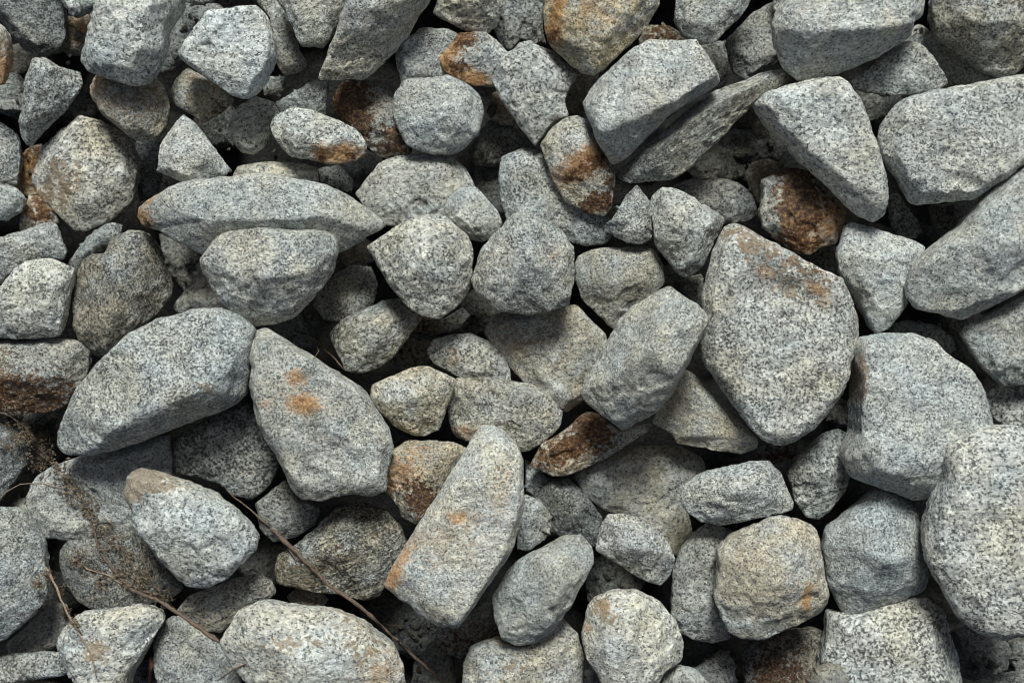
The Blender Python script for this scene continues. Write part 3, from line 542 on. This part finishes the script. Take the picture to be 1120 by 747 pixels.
R(5,'635,690 640,665 650,650 670,643 695,643 720,655 738,675 747,700 745,720 725,730 718,745 700,768 665,773 655,740 640,715','greenish pale stone with a bluish cap and a rusty corner, bottom centre right',.96,.4,.2,.75,t='648,685,24 660,662,28 700,665,36 716,680,36 728,712,26 712,728,34 695,758,30 670,760,28 665,700,38 672,668,36',p=[(656,660,(12,12,0),'l',.6),(659,659,(6,7,0),'r',.8),(638,680,6,'r',.5)],h=36,rough=.8,dent=[(722,672,22,40,35,7)])
R(5,'720,752 725,735 740,726 760,729 775,745 782,770 725,775','small clean pale stone at the bottom edge right of the bluish capped one',1.0,.1,.4,.9,dz=-8)
R(2,'758,732 775,718 790,708 802,720 804,745 797,768 780,765 770,742','dark speckled stone behind the small clean pale one at the bottom edge',.65,.2,.3,1.2)
R(1,'640,730 665,738 668,765 635,768','small smooth dark slate coloured stone at the bottom edge in the gap at centre',.45,0,.8,.1)
# --- left lower
R(3,'-30,372 20,369 60,369 92,373 101,385 100,405 92,425 80,442 50,452 10,450 -30,442','stone on the left edge with a pale top and a dark rusty lower half',.86,.4,.1,1.3,t='-20,378,26 60,378,24 88,388,22 88,405,18 60,412,24 0,415,26 20,440,4 65,438,3',p=[(20,445,(62,32,0),'k',.8),(5,418,14,'r',.9),(10,395,18,'l',.4),(70,430,24,'k',.6)],h=26,dz=6)
R(1,'95,372 130,365 150,375 125,392 105,408 96,400','dark speckled scrap of stone between the rust bottomed stone and the long big grey one',.55,.2,.3,1.5)
R(5,'62,488 63,475 75,455 85,430 100,410 125,385 150,362 180,348 215,338 245,336 268,345 283,360 278,380 276,400 272,430 255,445 225,458 195,468 160,482 130,492 95,499 72,498','very big long bluish grey stone slanting up to the right, left of centre',.98,.2,.5,1.2,t='70,470,14 105,413,30 150,365,32 215,342,30 266,352,28 276,385,30 268,408,36 190,442,42 120,474,32 90,484,18 230,455,3 160,481,3',h=40,p=[(237,422,(7,6,0),'l',.6)],rough=.8)
R(2,'-25,455 10,453 28,470 34,485 31,510 15,532 0,550 -25,555','bluish dark stone on the left edge under the dried seed heads',.68,.1,.7,1.2)
R(3,'31,540 40,520 60,508 90,498 130,490 160,478 187,473 192,500 190,530 187,560 165,577 140,583 110,588 75,591 50,588 35,570','pale grey stone with a hollow in its face, under the very big long one',.84,.15,.35,.9,t='42,540,18 62,518,20 100,512,18 170,488,20 178,530,18 150,560,18 75,578,16 50,572,14',dent=[(85,545,34,22,20,6)])
R(3,'188,480 210,466 240,453 272,438 287,465 302,490 306,510 296,530 276,547 255,542 240,527 215,522 193,517','flat dark speckled stone between the very big long one and the rust dotted slab',.68,.15,.3,1.5,t='200,485,14 240,465,18 270,455,18 288,495,16 278,530,12 225,508,14',dz=-4)
R(5,'270,370 280,360 295,358 310,368 330,378 345,392 365,402 385,415 400,425 410,445 428,470 432,490 425,515 425,535 410,542 380,540 355,547 330,545 318,530 308,505 300,490 285,465 280,440 275,420 278,400 270,385','large pale slab with two round rust dots, left of the tan pebble',.98,.3,.3,1,t='280,376,26 298,366,26 335,388,28 400,432,24 420,485,24 415,525,22 392,532,20 335,536,20 318,505,26 290,450,30 282,405,28',p=[(329,412,(10,8,0),'r',.85),(337,440,(14,9,10),'r',1.0),(298,440,(9,6,0),'r',.5),(335,441,5,'k',.35)],h=34,dent=[(350,500,50,26,30,2)])
R(4,'411,520 415,500 430,488 445,481 470,480 495,482 512,490 508,500 488,525 477,545 467,565 455,574 440,566 432,548 418,535','pinkish rust stained stone with a dark lower right face, left of the white leaning stone',.92,.8,0,.9,t='420,518,16 432,496,20 490,490,20 494,500,18 462,518,24 438,540,16 455,560,8',p=[(440,515,(20,16,20),'r',.75),(455,493,(20,8,0),'r',.55),(462,545,(18,20,-40),'k',.8),(425,528,10,'r',.8)],h=24)
R(6,'535,463 550,468 565,482 573,500 575,525 574,550 568,575 560,600 545,625 525,650 510,675 500,684 480,683 462,672 440,655 420,640 425,625 440,600 460,570 480,540 500,505 515,480 525,465','large white leaning stone with orange stains, the brightest one near the bottom centre',1.1,.3,.1,.7,t='533,470,26 566,498,34 566,555,34 545,610,30 503,676,24 470,668,24 436,640,12 447,610,30 505,515,36',p=[(432,626,(8,16,25),'r',.9),(443,606,(5,16,28),'r',.8),(503,560,(10,6,0),'r',.75),(500,572,(40,9,-25),'r',.36),(548,535,(12,34,10),'r',.36),(525,590,(24,10,-30),'r',.33),(480,600,(10,24,25),'r',.33),(455,590,(5,14,28),'r',.55)],h=42,rough=.8)
R(3,'280,550 298,535 313,523 330,545 352,556 347,572 325,587 300,592 285,577','shaded speckled stone under the lower end of the rust dotted slab',.6,.2,.3,1.4)
R(3,'300,625 305,605 330,590 350,572 370,553 400,548 425,558 440,573 447,595 437,615 426,637 415,652 400,656 375,649 345,647 320,643 303,638','streaky brown beige stone beneath the slanting twig, left of the white leaning stone',.76,.65,.05,1.3,t='310,622,16 340,596,22 378,565,24 420,568,22 432,592,20 415,630,14 350,632,14 375,600,30',p=[(370,605,(44,10,-30),'k',.35),(320,632,24,'l',.4)],h=26,streak=(.9,25))
R(2,'313,652 325,641 350,643 360,655 352,666 325,666','little tan fragment beneath the streaky brown beige stone',.7,.7,0,.9,p=[(335,652,16,'l',.5)])
R(5,'242,700 250,685 262,665 285,655 300,655 330,663 370,665 395,675 415,690 435,705 443,725 445,762 400,782 310,772 275,748 255,728','broad pale stone with ochre stained right end at the bottom edge',1.0,.4,.15,1,t='254,698,20 275,670,26 325,674,28 385,684,30 425,712,26 430,755,22 320,758,26 280,735,20 340,712,38',p=[(425,740,(22,30,0),'r',.5),(385,672,(24,10,10),'l',.5),(330,695,(40,8,-5),'l',.45),(405,705,22,'l',.4)],h=34)
R(2,'476,700 480,682 505,678 525,660 540,653 548,690 542,700 517,707 505,719 490,714','rusty brown stone in the dark gap below the white leaning stone',.62,.7,0,1.2,p=[(505,700,24,'k',.5),(490,705,12,'r',.5)])
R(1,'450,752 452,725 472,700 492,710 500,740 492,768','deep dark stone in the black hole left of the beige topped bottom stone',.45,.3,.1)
R(3,'193,668 208,650 235,640 260,630 285,625 300,635 303,648 292,657 272,662 257,677 242,692 220,687 203,677','dusty grey beige stone crossed by the forked twig, lower left',.80,.5,.1,1,t='208,665,14 245,645,18 285,634,16 285,648,12 240,676,14')
R(5,'137,535 140,518 155,510 180,515 205,525 230,535 255,550 275,570 286,585 283,600 265,615 250,632 230,642 205,640 190,628 175,610 160,590 148,570 145,552 138,545','pale blue grey stone with a brown earthy patch on its top left corner',1.0,.1,.45,1.25,t='145,530,18 158,514,22 208,530,26 256,556,24 280,586,20 255,618,22 220,636,12 195,622,16 160,580,22 200,570,34',p=[(165,523,(26,9,8),'l',1.0),(153,532,(9,15,20),'l',.9)],h=34)
R(3,'66,602 75,588 110,586 150,573 170,598 192,625 203,642 187,655 155,663 130,667 105,667 85,657 70,637','dark speckled stone beneath the seed heads, lower left',.6,.35,.2,1.6,t='80,605,14 120,598,18 150,590,20 182,630,16 130,652,14 95,645,12',p=[(110,620,(30,14,20),'k',.35),(150,640,20,'k',.3)])
R(4,'-25,560 5,552 25,555 40,570 50,590 54,620 55,645 50,660 30,680 10,698 -20,704 -30,640','big bluish stone on the left edge with a dark right side, lower left',.88,.05,.6,1.4,t='-20,570,26 15,566,26 30,590,26 30,640,24 10,680,16 -20,690,20 5,620,30',h=28)
R(1,'3,560 18,545 33,543 42,573 52,590 37,594 17,580','dark stone in the slot left of the pale hollow faced one',.5,.2,.4)
R(2,'8,702 33,680 60,658 74,660 78,677 68,702 45,718 13,718','shaded plain grey stone between the big bluish left one and the pale bottom left one',.62,.3,.3,.7,rough=.6)
R(3,'-22,722 10,714 45,712 65,711 82,725 77,737 40,742 0,747 -27,747','low pale strip of stone by the bottom left corner, a dark gap under it',.82,.1,.4,1.2,dz=4)
R(4,'64,705 72,685 90,668 125,665 155,658 178,665 184,675 170,700 155,720 145,735 140,762 95,772 80,742 70,722','pale coarse speckled stone near the bottom left, crossed by a thin twig',1.0,.35,.25,1.1,t='74,700,18 95,678,22 150,668,22 172,674,18 150,708,20 130,745,20 100,755,22 85,722,20',p=[(112,705,12,'l',.6)],h=24,gr=0.78)
R(3,'170,702 178,680 190,672 205,670 227,685 242,700 257,725 267,747 257,778 190,782 176,752 170,727','pale stone with dark mottled right side at the bottom edge, beside an upright stub',.85,.2,.4,1.3,t='182,700,18 196,682,20 232,708,20 248,740,18 240,768,18 195,768,20')
R(1,'141,742 155,722 170,718 180,750 172,777 145,773','dark stone in the gap behind the upright reddish stub at the bottom left',.5,.2,.3)
R(0,'-20,745 60,742 80,760 60,790 -20,790','dark brown stone in the very bottom left corner',.5,.6,0,1)

# ---------------------------------------------------------------- fragments deep in the open gaps, gap shade put into their colour
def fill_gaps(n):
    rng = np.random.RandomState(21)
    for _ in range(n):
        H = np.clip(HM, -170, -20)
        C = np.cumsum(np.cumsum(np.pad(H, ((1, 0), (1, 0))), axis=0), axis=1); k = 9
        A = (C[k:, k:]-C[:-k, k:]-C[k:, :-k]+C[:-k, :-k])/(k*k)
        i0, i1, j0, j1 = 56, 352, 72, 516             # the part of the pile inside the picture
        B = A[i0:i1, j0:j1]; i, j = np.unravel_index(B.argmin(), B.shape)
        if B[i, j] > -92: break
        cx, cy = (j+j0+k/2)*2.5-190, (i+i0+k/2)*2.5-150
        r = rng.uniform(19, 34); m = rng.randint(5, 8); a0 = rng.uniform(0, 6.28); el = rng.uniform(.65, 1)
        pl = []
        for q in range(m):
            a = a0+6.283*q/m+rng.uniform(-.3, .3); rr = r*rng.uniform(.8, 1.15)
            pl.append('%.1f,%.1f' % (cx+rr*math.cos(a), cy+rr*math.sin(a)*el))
        stone(0, ' '.join(pl), 'angular fragment with the gap shade in its colour, lying deep between the bigger stones', rng.uniform(.2, .36), rng.uniform(.1, .7), .2, rng.uniform(.7, 1.4), dz=rng.uniform(-56, -34), group='fragments coloured with the shade of the gaps')
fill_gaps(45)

# ---------------------------------------------------------------- the ground under and around the pile
def axis(a, b, n, ext):
    core = np.linspace(a, b, n); st = core[1]-core[0]
    tail = np.cumsum(st*1.28**np.arange(1, 31))
    return np.r_[a-tail[::-1], core, b+tail]
gxs = axis(-520, 1640, 380, 30); gys = axis(-480, 1230, 300, 30)
GX, GY = np.meshgrid(gxs, gys)
rng = np.random.RandomState(5)
def bumps(X, Y, cell, seed):
    ci, cj = np.floor(X/cell), np.floor(Y/cell)
    best = np.full(X.shape, -1e9)
    for a in (-1, 0, 1):
        for b in (-1, 0, 1):
            ii, jj = ci+a, cj+b
            z = np.zeros_like(ii)
            def hh(k): return (hash3(ii.ravel().astype(np.int64), jj.ravel().astype(np.int64), (z.ravel()+k).astype(np.int64), seed).reshape(X.shape)+1)/2
            px_ = (ii+.15+.7*hh(1))*cell; py_ = (jj+.15+.7*hh(2))*cell
            top = 30*(hh(3)-.5)+18; th = hh(4)*3.14; el = .65+.5*hh(5); tx = (hh(6)-.5)*.7; ty = (hh(7)-.5)*.7
            dx, dy = X-px_, Y-py_
            u = (dx*np.cos(th)+dy*np.sin(th))/(cell*.62*el); v = (-dx*np.sin(th)+dy*np.cos(th))/(cell*.62/el**.5)
            r = (np.abs(u)**2.6+np.abs(v)**2.6)**(1/2.6)
            hgt = top+tx*dx+ty*dy-28*np.clip(r, 0, 1.25)**5
            best = np.maximum(best, hgt)
    return best
edge = np.maximum(np.maximum(-30-GX, GX-1150), np.maximum(-30-GY, GY-777))
rise = np.clip(edge/55, 0, 1); rise = rise*rise*(3-2*rise)
far = np.clip((1500-np.maximum(np.abs(GX-560), np.abs(GY-373)))/500, 0, 1)
GZ = -215+rise*157+far*bumps(GX, GY, 82, 3)*(.55+.45*rise)
GZ += 2.0*fbm(np.column_stack([GX.ravel()/22, GY.ravel()/22, GZ.ravel()/22]), 9, 3).reshape(GX.shape)*far
verts = np.column_stack([(GX.ravel()-CX)*S, (CY-GY.ravel())*S, GZ.ravel()*S])
ny, nx = GX.shape
ii, jj = np.meshgrid(np.arange(ny-1), np.arange(nx-1), indexing='ij')
q = (ii*nx+jj).ravel(); faces = np.column_stack([q, q+nx, q+nx+1, q+1])
me = bpy.data.meshes.new('ground'); me.from_pydata(verts.tolist(), [], faces.tolist()); me.update()
me.polygons.foreach_set('use_smooth', np.ones(len(faces), dtype=bool))
me.materials.append(GRANITE)
gr = bpy.data.objects.new('ground', me); COL.objects.link(gr)
gr['kind'] = 'structure'; gr['seed'] = 400.0; gr['streak'] = 0.0; gr['angle'] = 0.0; gr['val'] = .05; gr['warm'] = .2; gr['grain'] = 1.0; gr['cold'] = .1; gr['speck'] = 1.3  # near-black val: darkness of the gaps painted into the ground colour

# ---------------------------------------------------------------- grit and chips fallen into the gaps
def make_grit(n):
    rng = np.random.RandomState(77)
    import bmesh
    v0, f0 = {2: None}, None
    bm = bmesh.new(); bmesh.ops.create_icosphere(bm, subdivisions=3, radius=1)
    v0 = np.array([x.co[:] for x in bm.verts]); f0 = np.array([[x.index for x in q.verts] for q in bm.faces]); bm.free()
    forms = []
    for k in range(12):
        N = rng.normal(size=(11, 3)); N /= np.linalg.norm(N, axis=1)[:, None]; dd = rng.uniform(.55, 1, 11)
        g = (np.maximum(v0 @ N.T/dd[None], 0)**30).sum(axis=1)**(-1/30.0)
        q = v0*np.clip(g, .3, 1.5)[:, None]*np.array([1, rng.uniform(.6, .9), rng.uniform(.45, .8)])
        forms.append(q*(1+.05*vnoise(v0*3+k, k)[:, None]))
    V = []; F = []; c = 0; m = 0; tries = 0
    while m < n and tries < n*30:
        tries += 1
        x, y = rng.uniform(-40, 1160), rng.uniform(-40, 787)
        i, j = int((y+150)/2.5), int((x+190)/2.5)
        w = HM[i-2:i+3, j-2:j+3]; z = w.max()
        if z > -48: continue
        z = max(z, -200+rng.uniform(-12, 12))
        if w.max()-w.min() > 22 and w.min() > -190: continue
        r = rng.uniform(1.2, 3.5) if rng.rand() < .85 else rng.uniform(4, 8)
        a = rng.uniform(0, 6.283); R3 = np.array([[math.cos(a), -math.sin(a), 0], [math.sin(a), math.cos(a), 0], [0, 0, 1]])
        q = (forms[rng.randint(12)] @ R3.T)*r*S
        q = q+np.array(world(x, y, z+r*.25))
        V.append(q); F.append(f0+c); c += len(q); m += 1
    V = np.concatenate(V); F = np.concatenate(F)
    me = bpy.data.meshes.new('grit'); me.from_pydata(V.tolist(), [], F.tolist()); me.update()
    me.polygons.foreach_set('use_smooth', np.ones(len(F), dtype=bool)); me.materials.append(GRANITE)
    o = bpy.data.objects.new('grit', me); COL.objects.link(o)
    o['kind'] = 'stuff'; o['label'] = 'grit and tiny stone chips, coloured with the shade deep in the gaps'; o['category'] = 'grit'
    o['seed'] = 90.0; o['streak'] = 0.0; o['angle'] = 0.0; o['val'] = .26; o['warm'] = .6; o['cold'] = .1; o['speck'] = 1.2; o['grain'] = 1.1  # low val darkens the chips in place of deep gap shadow

# ---------------------------------------------------------------- dry twigs
def plain(name, c1, c2, sc, rough=.8):
    g = NB(name); tc = g.n('ShaderNodeTexCoord')
    n = g.noise(tc.outputs['Object'], sc, 4, .65)
    g.l(g.mix(g.smooth(n.outputs[0], .3, .7), c1, c2), g.b.inputs['Base Color']); g.b.inputs['Roughness'].default_value = rough
    b = g.n('ShaderNodeBump'); b.inputs['Strength'].default_value = .6; b.inputs['Distance'].default_value = .0004
    g.l(n.outputs[0], b.inputs['Height']); g.l(b.outputs[0], g.b.inputs['Normal']); return g.m
BARK = plain('twig_bark', (.055,.036,.027), (.19,.135,.10), 900)
STRAW = plain('dry_stem', (.16,.11,.075), (.38,.29,.21), 900)
HUSK = plain('seed_husk', (.07,.055,.04), (.27,.21,.15), 1400)

def world(px, py, z):
    k = (D-z*S)/D
    return Vector(((px-CX)*S*k, (CY-py)*S*k, z*S))
make_grit(320)
def resting(pts, lift):
    """points every ~6 px along the path, laid on the stones and pulled taut so that a stem bridges the gaps"""
    P = [];
    for (a, b) in zip(pts, pts[1:]):
        L = math.hypot(b[0]-a[0], b[1]-a[1]); n = max(1, int(L/6))
        for k in range(n): P.append((a[0]+(b[0]-a[0])*k/n, a[1]+(b[1]-a[1])*k/n))
    P.append(tuple(pts[-1][:2]))
    H = np.array([max(hm_get(*p), -110.0) for p in P])+lift
    n = len(P); out = H.copy()
    for i in range(n):                      # upper hull over a sliding span
        for sp in range(2, 16):
            a, b = max(0, i-sp), min(n-1, i+sp)
            if b > a:
                t = (i-a)/(b-a); out[i] = max(out[i], H[a]*(1-t)+H[b]*t)
    for _ in range(2): out = np.maximum(out, np.convolve(np.r_[out[0], out, out[-1]], [.25,.5,.25], 'valid'))
    return P, out
def tube(name, path, r0, r1, mat, parent=None, jig=.35, seed=0, lift=None):
    rng = random.Random(seed)
    P, Z = resting(path, (r0 if lift is None else lift))
    pts = [world(p[0]+rng.uniform(-jig, jig)*2, p[1]+rng.uniform(-jig, jig)*2, z) for p, z in zip(P, Z)]
    V = []; F = []; ns = 7; N = len(pts)
    for i, p in enumerate(pts):
        t = (pts[min(i+1, N-1)]-pts[max(i-1, 0)]).normalized()
        a = t.cross(Vector((0, 0, 1)));
        if a.length < .05: a = Vector((1, 0, 0))
        a.normalize(); b = t.cross(a)
        f = i/(N-1); r = (r0+(r1-r0)*f)*S*(1+rng.uniform(-.16, .16)+(.35 if rng.random() < .08 else 0))
        if i == 0 or i == N-1: r *= .55
        for k in range(ns):
            an = 2*math.pi*k/ns; V.append(p+(a*math.cos(an)+b*math.sin(an))*r)
    for i in range(N-1):
        for k in range(ns):
            k2 = (k+1) % ns; F.append((i*ns+k, i*ns+k2, (i+1)*ns+k2, (i+1)*ns+k))
    F.append(tuple(range(ns))[::-1]); F.append(tuple((N-1)*ns+k for k in range(ns)))
    me = bpy.data.meshes.new(name); me.from_pydata(V, [], F); me.update()
    me.polygons.foreach_set('use_smooth', [True]*len(F)); me.materials.append(mat)
    o = bpy.data.objects.new(name, me); COL.objects.link(o)
    if parent: o.parent = parent
    return o
def root(name, label, cat, group=None):
    o = bpy.data.objects.new(name, None); COL.objects.link(o); o.empty_display_size = .01
    o['label'] = label; o['category'] = cat
    if group: o['group'] = group
    return o
TG = 'dry twigs lying on the stones'
t = root('dry_twig', 'straight brown twig slanting across the lower left stones to the bottom edge', 'twig', TG)
tube('stem', [(296,577),(325,605),(360,640),(395,664),(420,687),(450,715),(492,752)], 2.3, 1.6, BARK, t, seed=1)
tube('side_shoot', [(308,590),(322,610),(336,618)], 1.0, .5, BARK, t, seed=2)
tube('side_shoot', [(420,682),(432,684),(443,686)], .8, .4, BARK, t, seed=3)
tube('side_shoot', [(296,577),(280,563),(262,548),(247,536)], 1.3, .5, BARK, t, seed=4)
t = root('dry_twig', 'forked brown twig with dried seed tufts crossing the dark speckled stone, lower left', 'twig', TG)
tube('stem', [(92,550),(100,572),(108,600),(122,622),(145,645),(170,655),(192,668),(215,685),(240,702)], 1.2, 2.5, BARK, t, seed=5)
tube('side_shoot', [(60,508),(72,525),(84,538),(92,552)], .8, 1.3, STRAW, t, seed=6)
tube('side_shoot', [(145,645),(165,648),(178,655),(188,666)], 1.2, .8, BARK, t, seed=7)
tube('side_shoot', [(152,588),(158,615),(168,638),(186,662)], .7, .9, STRAW, t, seed=8)
tube('side_shoot', [(75,606),(95,622),(120,630),(150,648)], .7, .9, STRAW, t, seed=9)
tube('side_shoot', [(112,565),(126,576)], 1.1, .7, STRAW, t, seed=10)
def tufts(parent, spots, seed, each=42, spread=13):
    rng = random.Random(seed)
    for (x, y, k) in spots:
        V = [world(x, y, max(hm_get(x, y), -70)+4)]; F = []
        for _ in range(int(each*k)):
            cx_, cy_ = x+rng.gauss(0, spread*k*.5), y+rng.gauss(0, spread*k*.5)
            z = hm_get(cx_, cy_); z = max(z, -70)+rng.uniform(1, 7)
            c = world(cx_, cy_, z)
            L, W = (rng.uniform(1.2, 3.4)*S, 0) if rng.random() < .8 else (rng.uniform(5, 9)*S, .35*S)
            W = W or L*rng.uniform(.35, .6)
            d = Vector((rng.gauss(0,1), rng.gauss(0,1), rng.gauss(0,.35))).normalized(); a = d.cross(Vector((.3,.2,1))).normalized(); b = d.cross(a)
            i = len(V); V += [c-d*L, c+a*W, c+b*W, c-a*W, c-b*W, c+d*L]
            F += [(i,i+2,i+1),(i,i+3,i+2),(i,i+4,i+3),(i,i+1,i+4),(i+5,i+1,i+2),(i+5,i+2,i+3),(i+5,i+3,i+4),(i+5,i+4,i+1)]
            V += [c-d*L+a*.3*S, c-d*L+b*.3*S]; F += [(0, i, i+6), (0, i+6, i+7), (0, i+7, i)]
        me = bpy.data.meshes.new('seed_head'); me.from_pydata(V, [], F); me.update(); me.materials.append(HUSK)
        o = bpy.data.objects.new('seed_head', me); COL.objects.link(o); o.parent = parent
tufts(t, [(112,580,.8),(100,566,1.0),(160,628,1.0),(85,612,.8),(135,628,1.1),(62,512,.8),(72,524,1.0),(82,540,1.1),(94,552,1.0),(125,598,1.0),(140,606,.8),(112,640,.7),(150,640,.9),(178,652,1.0)], 3)
t = root('dry_twig', 'thin upright weed stem with small husks on the pale stone near the bottom left', 'twig', TG)
tube('stem', [(50,620),(62,642),(72,668),(85,690),(98,712),(106,742)], 1.5, .6, STRAW, t, seed=11)
tube('stem_base', [(70,664),(78,678),(90,694)], 1.9, 1.2, BARK, t, seed=21)
tufts(t, [(52,630,1.0),(42,640,.9),(66,645,.8),(73,668,.8),(80,680,.8)], 8, spread=7)
t = root('dry_twig', 'curled dried seed stalk beside the left edge, on the bluish dark stone', 'twig', TG)
tube('stem', [(-5,450),(12,455),(28,468),(40,488),(50,505)], .9, 1.2, STRAW, t, seed=12)
tube('side_shoot', [(-5,548),(8,538),(22,530),(45,528),(70,534),(90,550)], .6, .5, STRAW, t, seed=13)
tufts(t, [(22,478,.8),(4,450,1.0),(18,458,1.2),(30,472,1.1),(40,486,1.3),(46,500,1.2),(36,505,1.0),(10,486,.8)], 5)
t = root('dry_twig', 'short reddish brown stub standing in the gap at the bottom left edge', 'twig', TG)
tube('stem', [(165,714),(165,728),(164,742),(163,760)], 2.4, 2.6, plain('red_bark', (.12,.045,.03), (.30,.14,.10), 700), t, seed=14, jig=.1)
t = root('dry_twig', 'small crooked dark twig at the upper right rim of the rust dotted slab', 'twig', TG)
tube('stem', [(336,362),(345,372),(354,382),(362,388),(376,404)], 1.3, .8, BARK, t, seed=15)
tube('side_shoot', [(344,374),(349,384),(343,392)], 1.0, .5, BARK, t, seed=16)
t = root('dry_twig', 'fine straw stalk lying on the left end of the broad pale bottom stone', 'twig', TG)
tube('stem', [(240,742),(255,732),(272,724),(288,716)], .9, .5, STRAW, t, seed=17)
tube('side_shoot', [(240,728),(252,734),(262,728)], .6, .4, STRAW, t, seed=18)
